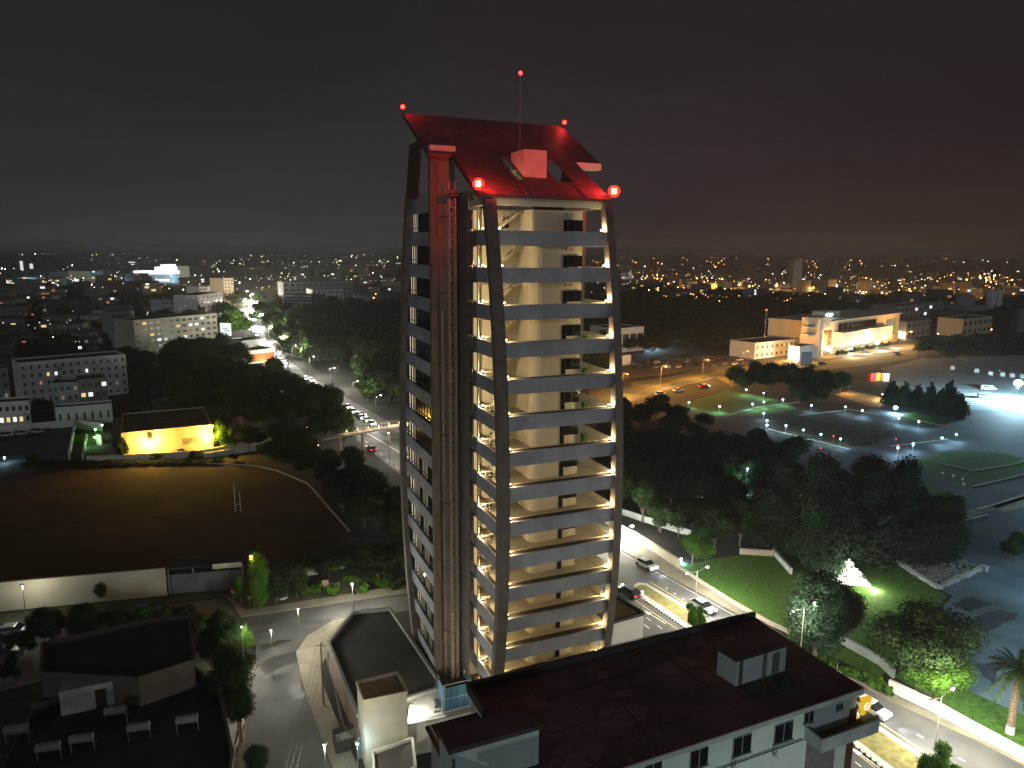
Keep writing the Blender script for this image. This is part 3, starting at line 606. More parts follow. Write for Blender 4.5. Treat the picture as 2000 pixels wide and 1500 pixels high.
# projecting balcony at the right end, brown pier and the storey below
xb = onwall(1574, 1400)[0]
MB().box(xb, W_ + .6, -depth - 1.5, -depth - 1.38, zb3 - 1.5, zb3 - .5).box(xb, xb + .12, -depth - 1.37, -depth - .01, zb3 - 1.5, zb3 - .5).box(W_ + .48, W_ + .6, -depth - 1.37, -depth - .01, zb3 - 1.5, zb3 - .5).build('balcony', wht2, fb)
MB().box(xb + .12, W_ + .48, -depth - 1.37, -depth - .01, zb3 - 1.5, zb3 - 1.35).build('balcony_floor', roofgrey, fb)
MB().box(W_ - .6, W_ - .02, -depth - .13, -depth - .01, 0, ZR - 1.6).build('brown_pier', mat('brown tile', (.13, .06, .04), .6, 2, .2), fb)
MB().box(xb + .3, xb + 3.0, -depth - .1, -depth - .01, zb3 - 6.5, zb3 - 1.6).build('grey_panel', mat('grey tile', (.20, .18, .18), .7, 2, .15), fb)
for (x, y) in ((1487, 1407), (1405, 1431), (1320, 1457), (1228, 1482)):
    a = onwall(x, y); MB().box(a[0] - .03, a[0] + .03, -depth - .1, -depth - .01, a[1] - .35, a[1]).box(a[0] - .12, a[0] + .12, -depth - .1, -depth - .02, a[1], a[1] + .04).build('pipe_bracket', pipe, fb)
# roof structures
def local_on_roof(px, py, z=ZR):
    q = P(px, py, z) - A_; return (q.dot(fu), -q.dot(fv))
def roofhouse(TL, TR, BR, BL, zt, zroof, name):
    pts = [local_on_roof(p[0], p[1], zt) for p in (BL, BR, TR, TL)]
    w_ = MB().prism([Vector(p) for p in pts], ZR + .005, zt - .3).build(name, dw, fb)
    c = Vector((sum(p[0] for p in pts) / 4, sum(p[1] for p in pts) / 4))
    MB().prism([c + (Vector(p) - c) * 1.05 for p in pts], zt - .29, zt).build('roof_cover', roofbrown, w_)
    return w_, pts
w_, p4 = roofhouse((858, 1421), (1020, 1385), (1053, 1416), (881, 1464), ZR + 2.6, 0, 'roof_room')
x0 = p4[0]; x1 = p4[3]
MB().box(x0[0] + .0, x0[0] + .12, x0[1] - .2, x0[1] - .1, ZR, ZR + 2).build('downpipe', pipe, w_)
w_, p4 = roofhouse((1403, 1262), (1492, 1238), (1537, 1256), (1440, 1285), ZR + 2.2, 0, 'stair_house')
a, b = Vector(p4[0]), Vector(p4[1]); d = (b - a); n = Vector((d.y, -d.x)).normalized()
for s0, s1, nm_, mm, zz in ((.72, .86, 'door', mat('grey green door', (.16, .20, .19), .6), 1.7), (.05, .12, 'downpipe', pipe, 1.9), (.52, .60, 'recess_shade', mat('shadow grey wall', (.22, .25, .24), .8), 1.9)):  # the recess is a flat strip with its shade put into the grey
    p, q = a + d * s0, a + d * s1
    MB().prism([p, q, q + n * .05, p + n * .05], ZR + .01, ZR + zz).build(nm_, mm, w_)
m = MB(); a = local_on_roof(1632, 1330); m.bar((a[0], a[1], ZR), (a[0], a[1], ZR + 1.5), .03, 5); m.build('vent_pipe', dsteel, fb)
rs_ = random.Random(4); m = MB()
for i in range(1, 13): x = W_ * i / 13; m.box(x - .02, x + .02, -depth + .1, -.1, ZR + .001, ZR + .012)
for i in range(1, 5): y = -depth * i / 5; m.box(.1, W_ - .1, y - .015, y + .015, ZR + .001, ZR + .016)
m.build('felt_seam', mat('felt seam', (.05, .034, .028), .8), fb)
for i in range(26):
    x, y = rs_.uniform(1, W_ - 2), rs_.uniform(-depth + 1, -1); n_ = 9; rr_ = rs_.uniform(.3, 1.3)
    MB().sheet([(x + rr_ * rs_.uniform(.6, 1) * math.cos(6.283 * k / n_) * 1.8, y + rr_ * rs_.uniform(.6, 1) * math.sin(6.283 * k / n_)) for k in range(n_)], ZR + .004 + i * .0002).build('roof_stain', mat('roof stain', (.10, .092, .08), .95, 1.4, .45) if i % 2 else mat('dark roof stain', (.05, .046, .041), .95, 1.4, .4), fb)
m = MB(); m.bar((4, -3.0, ZR + .06), (15, -2.2, ZR + .06), .04, 5).bar((15, -2.2, ZR + .06), (15.4, -6.4, ZR + .06), .04, 5).bar((9, -2.6, ZR + .06), (8.4, -depth + .3, ZR + .06), .03, 5); m.build('roof_cable', mat('cable black', (.015, .015, .015), .6), fb)
MB().bar((6.2, .36, ZR + .5), (16.5, .36, ZR + .5), .035, 5).build('parapet_pipe', steel, fb)
for (x, y) in ((6, -1.6), (12.5, -5), (19, -8.5), (22, -1.5), (10, -8.2)): MB().bar((x, y, ZR), (x, y, ZR + .55), .09, 8).ball((x, y, ZR + .6), .14, 8, .5).build('roof_vent', dsteel, fb)
# lit yellow round sign on the right corner
sg = onwall(1660, 1378)
sxy = A_ + fu * (W_ + .55) + fv * (depth + .3)
sn = thing('shop_sign', 'glowing yellow box sign with white ring emblem on the block corner', 'sign', (sxy.x, sxy.y, sg[1] - .1), math.atan2(fu.y, fu.x))
MB().box(-.42, .42, -.14, .14, -.62, .62).build('sign_box', emit('yellow sign face', (1, .62, .04), .75), sn)
rg = MB()
for i in range(20):
    t0, t1 = 2 * math.pi * i / 20, 2 * math.pi * (i + 1) / 20
    rg.add([(r0 * math.cos(t), -.152, r0 * math.sin(t)) for t in (t0, t1) for r0 in (.20, .30)], [(0, 2, 3, 1)])
rg.box(-.12, -.04, -.156, -.150, -.1, .1).box(.0, .06, -.156, -.150, -.1, .1).box(-.04, .12, -.156, -.150, -.03, .03)
rg.build('sign_emblem', emit('white emblem', (1, .97, .85), 1.2), sn); MB().bar((-.6, 0, .4), (-.42, 0, .4), .03, 5).bar((-.6, 0, -.4), (-.42, 0, -.4), .03, 5).build('bracket', dsteel, sn)
# ================================================================== cars
paint = {'white': mat('white car paint', (.62, .62, .60), .35), 'silver': mat('silver car paint', (.30, .32, .33), .3, metal=.4), 'dark': mat('dark car paint', (.03, .03, .035), .3), 'blue': mat('blue car paint', (.03, .07, .22), .3), 'red': mat('red car paint', (.28, .02, .02), .3)}
tyre = mat('tyre rubber', (.015, .015, .015), .9)
CARS = {}
def car_proto(kind, colr, lit):
    key = (kind, colr, lit)
    root = thing('parked_car' if not lit else 'car', 'car', 'car')
    van = kind == 'van'
    Lh, Wd = (2.7, .95) if van else (2.15, .86)
    prof = ([(-Lh, .35), (-Lh, 1.0), (-Lh + .12, 2.0), (Lh - 1.25, 2.05), (Lh - .75, 1.25), (Lh - .02, 1.05), (Lh, .4)] if van else
            [(-Lh, .32), (-Lh, .82), (-Lh + .25, .92), (Lh - 1.25, .90), (Lh - .15, .78), (Lh, .60), (Lh, .32)])
    def extr(pr, w0, w1=None):
        n = len(pr); w1 = w1 or w0
        zs = [p[1] for p in pr]; zm, zM = min(zs), max(zs)
        ww = [w0 + (w1 - w0) * (p[1] - zm) / (zM - zm + 1e-6) for p in pr]
        return MB().add([(p[0], -ww[i], p[1]) for i, p in enumerate(pr)] + [(p[0], ww[i], p[1]) for i, p in enumerate(pr)],
                        [tuple(range(n)), tuple(range(2 * n - 1, n - 1, -1))] + [(i, n + i, n + (i + 1) % n, (i + 1) % n) for i in range(n)])
    b = extr(prof, Wd, Wd * (.86 if van else .97)); bo = b.build('body', paint[colr], root)
    if van: extr([(-Lh + .3, 1.25), (-Lh + .34, 1.75), (Lh - 1.15, 1.78), (Lh - .85, 1.28)], Wd * .955, Wd * .915).build('window_band', glass, root)
    else:
        extr([(-Lh + .35, .925), (-Lh + .95, 1.40), (Lh - 1.75, 1.40), (Lh - 1.0, .925)], Wd * .93, Wd * .76).build('windows', glass, root)
        extr([(-Lh + .88, 1.405), (-Lh + .98, 1.45), (Lh - 1.85, 1.45), (Lh - 1.72, 1.405)], Wd * .77, Wd * .74).build('roof', paint[colr], root)
    for x in (-Lh + .75, Lh - .8):
        for s in (-1, 1): MB().bar((x, s * (Wd - .2), .33), (x, s * (Wd + .02), .33), .33, 12).build('wheel', tyre, root)
    for s in (-1, 1):
        MB().box(Lh - .03, Lh + .03, s * Wd * .72 - .16, s * Wd * .72 + .16, .58, .74).build('headlight', emit('car headlight', (.95, .97, 1), 130, True) if lit else steel, root)
        MB().box(-Lh - .03, -Lh + .03, s * Wd * .75 - .14, s * Wd * .75 + .14, .66, .80).build('taillight', emit('car taillight', (1, .02, .02), 14, True) if lit else mat('red lens', (.2, .01, .01), .3), root)
    return root
def car(kind, colr, lit, loc, rz, label, group=None):
    key = (kind, colr, lit)
    if key not in CARS:
        c = car_proto(kind, colr, lit); CARS[key] = c; c.location = (loc[0], loc[1], .02); c.rotation_euler = (0, 0, rz)
    else: c = dup(CARS[key], (loc[0], loc[1], .02), rz)
    if 'group' in c: del c['group']
    tag(c, label, 'van' if kind == 'van' else 'car', group); return c
def heading(a, b): d = P(*b) - P(*a); return math.atan2(d.y, d.x)
hr = heading((1300, 1130), (1460, 1218)); hl = heading((1700, 1470), (1640, 1435))
avh = heading((600, 735), (700, 800))
TRF = 'cars driving on the roads'
def beam(c, p=900):
    p = p * .15 if p < 1400 else p * .6
    light(c, (3.0, 0, .75), p, (.95, .97, 1), .12, spot=100, aim=(1, 0, -.16))
beam(car('car', 'white', True, P(1262, 1108), hr, 'white car with headlights passing the trees right of the tower', TRF), 700)
beam(car('car', 'silver', True, P(1372, 1190), hr, 'silver car with bright headlights beside the median bush', TRF), 700)
beam(car('car', 'white', True, P(1700, 1390), hr, 'white car with headlights passing the corner of the nearest block', TRF), 900)
car('car', 'dark', True, P(1228, 1162), hl, 'dark car showing red tail lights at the tip of the median', TRF)
car('car', 'dark', True, P(725, 880), avh + math.pi, 'dark car with red tail lights below the footbridge', TRF)
car('car', 'dark', True, P(664, 829), avh + math.pi, 'dark car with red tail lights just above the footbridge', TRF)
car('car', 'dark', True, P(676, 838), avh + math.pi, 'second dark car with red tail lights beside the tree above the footbridge', TRF)
for i, (x, y) in enumerate([(716, 823), (702, 813), (690, 806), (706, 818), (726, 830), (680, 797)]):
    c = car('car', 'white', True, P(x, y), avh, 'car with dazzling headlights queuing just beyond the footbridge', 'headlight queue beyond the footbridge')
    if i % 2 == 0: beam(c, 1500)
for i, (x, y) in enumerate([(608, 744), (612, 752), (604, 757), (598, 741)]):
    c = car('car', 'white', True, P(x, y), avh, 'car with dazzling headlights half hidden behind dark avenue trees', 'headlights behind the avenue trees')
    if i % 2 == 0: beam(c, 1500)
for i, (x, y) in enumerate([(548, 700), (552, 706), (540, 693), (536, 686), (556, 711), (544, 690)]):
    c = car('car', 'white', True, P(x, y), avh, 'car with glaring headlights on the avenue past the brown fronted villa', 'headlights past the brown fronted villa')
    if i % 2 == 0: beam(c, 2600)
for i, (x, y) in enumerate([(492, 640), (488, 632), (495, 647), (484, 622), (499, 640), (489, 612), (494, 622), (486, 600), (490, 590), (484, 608), (500, 655), (487, 645)]):
    c = car('car', 'white', True, P(x, y), avh + .1, 'car in the blazing far jam of headlights on the avenue', 'far headlight jam on the avenue')
    if i % 3 == 0: beam(c, 9000)
car('car', 'silver', False, P(28, 1238), heading((0, 1250), (100, 1240)), 'grey saloon parked at the kerb under the lit pole', None)
car('car', 'dark', False, P(8, 1278), heading((0, 1250), (100, 1240)), 'dark car parked at the left edge below the grey saloon', None)
car('car', 'blue', False, P(285, 1200), heading((0, 1250), (100, 1240)), 'blue hatchback parked on the dim street below the metal gate', None)
car('car', 'dark', False, P(212, 1210), heading((0, 1250), (100, 1240)), 'black car parked behind the leafy street tree', None)
car('van', 'white', False, P(452, 1450), R(100), 'white van parked beneath the tall dark tree', None)
vans = [(1860, 722, 'first white minibus from the left in the gravel lot row'), (1907, 728, 'white minibus second in the gravel lot row'), (1934, 733, 'white minibus third in the gravel lot row'), (1957, 735, 'white minibus fourth in the gravel lot row'), (1976, 737, 'white minibus fifth in the gravel lot row'), (1996, 739, 'white minibus at the right end of the gravel lot row')]
for i, (x, y, lb_) in enumerate(vans): car('van', 'white', False, P(x, y), R(60), lb_, 'minibuses parked in the gravel lot')
car('van', 'white', False, P(1930, 762), R(-15), 'white minibus nearest the blazing floodlight of the gravel lot')
car('van', 'dark' if False else 'silver', False, P(1924, 778), R(-8), 'grey minibus in shade in front of the floodlit white one')
car('car', 'dark', False, P(1885, 722), R(60), 'small dark car between the first two minibuses of the row')
for i, (x, y) in enumerate([(1325, 765), (1290, 772)]): car('car', 'white', False, P(x, y), R(20), ('white car parked on the verge of the orange road', 'pale car parked left of the white one on the road verge')[i])
car('car', 'red', True, P(1375, 757), R(15), 'red car with glowing tail lights beside the orange junction')
car('car', 'dark', True, P(1222, 755), R(200), 'car crossing with headlights on the orange road right of the tower')
pk = random.Random(3)
for i in range(22):
    x = 1240 + (i % 11) * 20 + pk.uniform(-5, 5); y = 712 - (i % 11) * .9 + (i // 11) * 9 + pk.uniform(-2, 2)
    car('car', pk.choice(['white', 'silver', 'dark']), False, P(x, y), R(55 + pk.uniform(-8, 8)), 'car parked in the dim yard beside the orange road', 'cars parked in the dim yard')
for i, (x, y) in enumerate([(1605, 712), (1690, 690), (1752, 693), (1585, 716)]): car('car', 'dark', False, P(x, y), R(25), ('dark car in front of the long white building', 'dark car nearest the lit entrance of the white building', 'dark car by the right end of the white building', 'dark car behind the tall roadside billboard')[i])
for i, (x, y) in enumerate([(340, 770), (330, 780), (268, 802), (290, 806)]): car('car', ('white', 'silver', 'blue', 'dark')[i], False, P(x, y), R((75, 75, 10, 10)[i]), ('white car on the narrow lit side street', 'silver car behind the white one on the side street', 'blue car parked at the foot of the side street', 'dark car parked right of the blue one by the side street')[i])

# ================================================================== trees
def leaf_mesh(name, seed, n, size, kind, m):
    r = np.random.RandomState(seed)
    if kind == 'round': lob = [(0, 0, 0, .62)] + [(math.cos(a) * .5, math.sin(a) * .5, z, .42) for a, z in zip(np.arange(7) * 2.4 + seed, (-.3, .1, .35, -.1, .3, -.35, .2))] + [(0, 0, .55, .42)]
    elif kind == 'tall': lob = [(.16 * math.cos(i * 2.1 + seed), .16 * math.sin(i * 2.1 + seed), -.85 + i * .2, .52 - .33 * abs(i / 8 - .35)) for i in range(9)]
    elif kind == 'cone': lob = [(.10 * math.cos(i * 2.4), .10 * math.sin(i * 2.4), -.9 + i * .19, .58 * (1 - i / 10.5)) for i in range(10)]
    else: lob = [(r.uniform(-.62, .62), r.uniform(-.62, .62), r.uniform(-.45, .45), r.uniform(.2, .42)) for _ in range(14)]
    lob = np.array(lob); wgt = lob[:, 3] ** 2; idx = r.choice(len(lob), n, p=wgt / wgt.sum())
    d = r.normal(size=(n, 3)); d /= np.linalg.norm(d, axis=1)[:, None]
    rad = lob[idx, 3] * (.62 + .52 * r.rand(n)) * (1 + .16 * np.sin(d[:, 0] * 9 + d[:, 2] * 7 + d[:, 1] * 5 + idx))
    c = lob[idx, :3] + d * rad[:, None]
    t = np.cross(d, r.normal(size=(n, 3))); t /= np.linalg.norm(t, axis=1)[:, None] + 1e-9
    nrm = d + r.normal(size=(n, 3)) * .6; b = np.cross(nrm, t); b /= np.linalg.norm(b, axis=1)[:, None] + 1e-9
    s = size * (.6 + .8 * r.rand(n))[:, None]
    v = np.stack([c - t * s, c - b * s * .6, c + t * s, c + b * s * .6], 1).reshape(-1, 3)
    f = np.arange(n * 4).reshape(-1, 4)
    me_ = bpy.data.meshes.new(name); me_.from_pydata(v.tolist(), [], f.tolist()); me_.materials.append(m); me_.update(); return me_
CR = {}
def crown(kind, hi, variant, m):
    k = (kind, hi, variant, m.name)
    if k not in CR: CR[k] = leaf_mesh('crown', variant * 7 + 3, {0: 1000, 1: 5200, 2: 22000}[hi], {0: .12, 1: .062, 2: .030}[hi], kind, m)
    return CR[k]
def tree(loc, h, r, kind='round', hi=1, m=None, trunk=.25, label='', cat='tree', group=None, name=None):
    m = m or leafA; v = rnd.randrange(3)
    t = thing(name or {'round': 'broadleaf_tree', 'tall': 'slender_tree', 'cone': 'conifer_tree', 'bush': 'shrub'}[kind], label, cat, (loc[0], loc[1], 0), 0, group)
    th = h * trunk; ch = (h - th) / 2 * 1.02
    tk = MB(); tk.bar((0, 0, 0), (0, 0, th + ch * .5), max(.12, h * .022), 7, max(.06, h * .012))
    for i in range(4 if hi else 2):
        a = i * 1.7 + v; tk.bar((0, 0, th * .8 + .1 * i), (math.cos(a) * r * .5, math.sin(a) * r * .5, th + ch * (.6 + .15 * i)), max(.05, h * .01), 5, .03)
    tk.build('trunk', bark, t)
    o = bpy.data.objects.new('crown', crown(kind, hi, v, m)); COL.objects.link(o); o.parent = t
    k = {'round': 1 / .98, 'tall': 1.6, 'cone': 1.5, 'bush': 1.0}[kind]
    o.scale = (r * k, r * k, ch / {'round': .98, 'tall': 1.12, 'cone': 1.15, 'bush': .8}[kind]); o.location = (0, 0, th + ch); o.rotation_euler = (0, 0, rnd.uniform(0, 6.28))
    return t
def tree_px(bx, by, ty, rpx, kind='round', hi=1, m=None, trunk=.25, label='', **kw):
    q = P(bx, by); h = max(1.0, zat(q.x, q.y, ty)); d = math.hypot(q.x, q.y, 40)
    return tree(q, h, rpx * d / F, kind, hi, m, trunk, label, **kw)
def inpoly(x, y, poly):
    c = False; n = len(poly)
    for i in range(n):
        (x0, y0), (x1, y1) = poly[i], poly[(i + 1) % n]
        if (y0 > y) != (y1 > y) and x < (x1 - x0) * (y - y0) / (y1 - y0) + x0: c = not c
    return c
def grove(poly, n, h, rr, label, group, kind='round', hi=0, m=None, sep=.75, kinds=None, cat='tree'):
    xs = [p[0] for p in poly]; ys = [p[1] for p in poly]; W = pp(poly); wx = [p.x for p in W]; wy = [p.y for p in W]; wp = [(p.x, p.y) for p in W]
    got = []; tries = 0
    while len(got) < n and tries < 6000:
        tries += 1; X, Y = rnd.uniform(min(wx), max(wx)), rnd.uniform(min(wy), max(wy))
        if not inpoly(X, Y, wp): continue
        r = rnd.uniform(*rr)
        if any(math.hypot(X - a, Y - b) < (r + c) * sep for a, b, c in got): continue
        got.append((X, Y, r)); tree((X, Y), rnd.uniform(*h), r, rnd.choice(kinds) if kinds else kind, hi, m, .2, label, group=group, cat=cat)
    return len(got)
# near trees, one by one
tree_px(104, 1262, 1185, 33, 'bush', 2, leafA, .25, 'leafy street tree between the grey saloon and the black car', name='street_tree')
tree_px(165, 1250, 1177, 26, 'tall', 2, leafA, .15, 'narrower street tree right of the first leafy one')
tree_px(46, 1282, 1222, 30, 'bush', 2, leafA, .2, 'ragged small tree beside the grey saloon', name='street_tree')
tree_px(200, 1172, 1128, 13, 'tall', 1, leafA, .25, 'spindly small tree against the long white wall', name='sapling')
tree_px(10, 1340, 1290, 26, 'bush', 1, leafA, .2, 'shrub at the left edge beside the pale path')
tree_px(435, 1318, 1197, 46, 'round', 2, leafA, .2, 'big dark tree left of the junction')
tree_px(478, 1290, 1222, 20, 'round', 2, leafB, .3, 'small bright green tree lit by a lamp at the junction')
tree_px(452, 1425, 1268, 50, 'round', 2, leafA, .3, 'largest dark tree overhanging the yard pavement')
tree_px(472, 1450, 1335, 26, 'tall', 2, leafA, .45, 'slim tree with bare trunk beside the white van')
tree_px(502, 1510, 1458, 24, 'round', 2, leafA, .1, 'round bush at the bottom edge by the down street', name='shrub')
for i, (x, y, t_, r_) in enumerate([(235, 1238, 1192, 24), (280, 1232, 1188, 26), (325, 1226, 1186, 26), (362, 1222, 1184, 24), (395, 1250, 1200, 26)]):
    tree_px(x, y, t_, r_, 'round', 1, leafB if i in (1, 2) else leafA, .1, '%s dark tree from the left in the hedge row behind the dark house' % ORD[i], group='hedge row behind the dark house')
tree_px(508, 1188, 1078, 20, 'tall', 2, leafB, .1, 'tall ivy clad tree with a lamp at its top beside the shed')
tree_px(470, 1178, 1120, 20, 'bush', 1, leafB, .1, 'green bush against the right end of the shed', name='shrub')
tree_px(540, 1180, 1120, 26, 'round', 1, leafA, .15, 'dark tree right of the ivy clad tree')
tree_px(580, 1165, 1105, 26, 'round', 1, leafA, .15, 'dark tree behind the pale boulder of the vacant lot')
grove([(600, 1110), (790, 1080), (790, 1120), (620, 1140)], 14, (2, 4.5), (1.5, 3), 'dark scrub tree in the vacant lot left of the tower', 'scrub in the vacant lot', hi=1)
for i in range(22):
    q = P(rnd.uniform(560, 785), rnd.uniform(1128, 1165)); tree(q, rnd.uniform(.8, 1.8), rnd.uniform(.8, 1.5), 'bush', 0, rnd.choice([leafA, leafB]), .05, 'low shrub along the verge of the vacant lot', group='low shrubs of the vacant lot', cat='shrub')
tree_px(1355, 1228, 1178, 22, 'bush', 2, leafB, .1, 'sparse bush at the end of the median', name='shrub')
tree_px(1828, 1540, 1462, 36, 'bush', 2, leafB, .2, 'sparse tree in the median at the bottom edge')
tree_px(1590, 1292, 1108, 50, 'tall', 2, leafC, .18, 'tall dark drooping tree rising behind the nearest roof')
tree_px(1640, 1250, 1140, 40, 'round', 2, leafC, .1, 'dark tree just right of the statue front')
tree_px(1790, 1352, 1180, 92, 'round', 2, leafA, .08, 'huge round dark tree on the lawn beside the road')
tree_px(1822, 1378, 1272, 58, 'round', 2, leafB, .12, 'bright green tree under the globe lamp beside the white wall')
tree_px(1595, 1128, 880, 52, 'tall', 2, leafC, .08, 'tall conifer with its foot lit green beside the statue')
for i, (x, y, t_, r_) in enumerate([(1540, 1080, 895, 42), (1640, 1075, 900, 46), (1690, 1085, 885, 50), (1745, 1090, 893, 42), (1790, 1095, 935, 46), (1835, 1100, 960, 40), (1720, 1100, 960, 50), (1665, 1090, 950, 46), (1500, 1070, 930, 36)]):
    tree_px(x, y, t_, r_, 'cone' if i % 3 == 1 else 'tall', 2 if i < 6 else 1, leafC, .06, 'dark conifer %s in the stand behind the statue' % ('at the left end', 'just right of the green lit one', 'with the tallest broad crown', 'right of the tallest', 'fourth from the right edge', 'at the lower right end', 'low in front of the tallest', 'low and left of the tallest', 'furthest left of all')[i], group='conifer stand behind the statue')
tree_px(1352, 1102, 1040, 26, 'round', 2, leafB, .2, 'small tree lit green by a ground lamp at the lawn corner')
tree_px(1378, 1100, 1062, 20, 'round', 1, leafB, .2, 'bush beside the small green lit tree', name='shrub')
tree_px(1290, 1040, 985, 24, 'round', 1, leafA, .2, 'dark tree nearest the boundary wall right of the tower')
grove([(1195, 1000), (1215, 1010), (1300, 1050), (1400, 1080), (1520, 1080), (1560, 1010), (1500, 960), (1330, 940), (1200, 930)], 46, (6, 10), (2.5, 4.5), 'dark tree of the park wood right of the tower', 'park wood right of the tower', hi=1)
grove([(1195, 925), (1330, 935), (1520, 950), (1560, 900), (1420, 880), (1195, 880)], 40, (5, 8), (3, 5), 'dark tree at the back of the park wood', 'back of the park wood', hi=0)
grove([(1195, 870), (1330, 870), (1400, 850), (1300, 800), (1195, 800)], 20, (4, 7), (3, 5), 'dark tree between the park lamps and the tower', 'trees left of the park lamps', hi=0)
for i, (x, y, t_, r_) in enumerate([(1440, 765, 712, 26), (1472, 762, 705, 26), (1505, 765, 708, 28), (1540, 770, 708, 28), (1575, 775, 715, 26), (1610, 772, 722, 24), (1640, 770, 725, 22), (1560, 790, 740, 26), (1600, 790, 745, 22)]):
    tree_px(x, y, t_, r_, 'round', 1, leafA, .1, ('%s rounded tree from the left between the orange road and park lamps' % ORD[i] if i < 7 else ('left', 'right')[i - 7] + ' one of two rounded trees lowest in the clump above the park lamps'), group='dark clump below the orange road')
for i, (x, y, t_, r_) in enumerate([(1815, 798, 740, 14), (1850, 805, 735, 20), (1790, 795, 745, 16), (1868, 810, 760, 20), (1765, 795, 740, 16), (1740, 790, 738, 18), (1835, 800, 755, 16)]):
    tree_px(x, y, t_, r_, 'cone', 1, leafC, .05, 'dark cypress between playground and gravel lot, %s' % ('fourth from the left', 'tall one at the right', 'third from the left', 'furthest right', 'second from the left', 'furthest left', 'fifth from the left')[i], group='cypresses beside the gravel lot')
grove([(1790, 712), (1990, 700), (2090, 700), (2090, 680), (1900, 672), (1800, 690)], 22, (7, 11), (5, 7), 'dark tree of the belt behind the gravel lot', 'tree belt behind the gravel lot', hi=0)
tree_px(1978, 1098, 1040, 22, 'round', 1, leafA, .1, 'round dark tree at the right edge of the park road')
# palms
def palm(bx, by, ty, rpx, label, hi=1):
    q = P(bx, by); h = zat(q.x, q.y, ty); d = math.hypot(q.x, q.y, 40); r = rpx * d / F
    t = thing('palm_tree', label, 'palm tree', (q.x, q.y, 0)); hh = h - r * .35
    tr = MB(); n = 14
    for i in range(n): tr.bar((0, 0, 1 + (hh - 1) * i / n), (0, 0, 1 + (hh - 1) * (i + 1) / n), .42, 9, .33)
    tr.build('trunk', mat('palm bark', (.16, .12, .08), .95, 5, .4, bump=.5), t)
    MB().bar((0, 0, 0), (0, 0, 1), .48, 9, .42).build('painted_base', wht, t)
    m = MB(); nf = 40 if hi else 18; rr = random.Random(5)
    for i in range(nf):
        a = i * 2.4; el = rr.uniform(-.5, 1.1); pts = []
        for j in range(8):
            s = j / 7; rad = r * s * math.cos(el * .6); z = hh + r * (math.sin(el) * s - .62 * s * s * (1.1 - .4 * el)); pts.append(Vector((math.cos(a) * rad, math.sin(a) * rad, z)))
        for j in range(7):
            p, q2 = pts[j], pts[j + 1]; sd_ = Vector((-math.sin(a), math.cos(a), -.35)); wd = r * .17 * math.sin(math.pi * (j + 1) / 8.5)
            for s_ in (1, -1):
                sdv = Vector((sd_.x * s_, sd_.y * s_, -.35)); mid = p.lerp(q2, .5)
                m.add([p, p.lerp(q2, .55), mid + sdv * wd + (q2 - p) * .35], [(0, 1, 2)]); m.add([mid, q2, q2 + sdv * wd + (q2 - p) * .3], [(0, 1, 2)])
            m.add([p + sd_ * .03, q2 + sd_ * .03, q2 - sd_ * .03, p - sd_ * .03], [(0, 1, 2, 3)])
    m.build('fronds', leafA, t); return t
palm(1972, 1432, 1290, 44, 'palm with white painted base on the grass strip by the plaza')
palm(563, 718, 694, 10, 'small palm standing by the avenue near the villa', 0); palm(541, 700, 668, 9, 'small palm further up the avenue behind the villa', 0); palm(483, 640, 622, 8, 'tiny palm silhouetted against the blazing far avenue', 0)
# left groves
grove([(380, 830), (430, 850), (560, 835), (640, 850), (660, 830), (600, 775), (520, 745), (400, 740), (330, 745), (300, 760), (350, 800)], 70, (7, 12), (3.5, 5.5), 'dark tree in the wood between the yellow hall and the avenue', 'wood between the yellow hall and the avenue', hi=1)
grove([(600, 905), (700, 935), (790, 1010), (790, 1060), (690, 1030), (640, 970), (560, 915), (500, 900), (480, 882), (580, 870)], 52, (4, 8), (3, 4.5), 'dark tree on the bank between the sports field and the avenue', 'trees on the bank behind the sports field', hi=1)
grove([(640, 845), (665, 838), (690, 870), (650, 880), (610, 870)], 8, (8, 11), (3, 5), 'dark tree in front of the left end of the footbridge', 'trees by the footbridge', hi=1)
grove([(330, 735), (480, 720), (440, 695), (340, 700)], 20, (8, 13), (5, 7), 'dark umbrella tree in the grove below the long office block', 'grove below the long office block', hi=1)
grove([(245, 770), (290, 765), (290, 720), (260, 705), (235, 720)], 7, (8, 12), (4, 6), 'dark tree right of the white apartment slab', 'trees right of the white slab', hi=1)
grove([(180, 745), (250, 740), (330, 735), (300, 715), (250, 712)], 0, (7, 10), (4, 6), '', '', hi=0)
grove([(440, 660), (480, 665), (470, 630), (440, 615)], 8, (10, 14), (6, 8), 'green tree beside the far avenue and the lit billboard', 'trees beside the far avenue', hi=0, m=leafB)
grove([(440, 605), (480, 605), (478, 585), (445, 590)], 6, (10, 14), (7, 9), 'dark tree left of the blazing far avenue', 'trees left of the blazing far avenue', hi=0)
grove([(505, 640), (560, 640), (545, 600), (505, 600)], 10, (10, 14), (7, 9), 'dark tree right of the blazing far avenue', 'trees right of the blazing far avenue', hi=0)
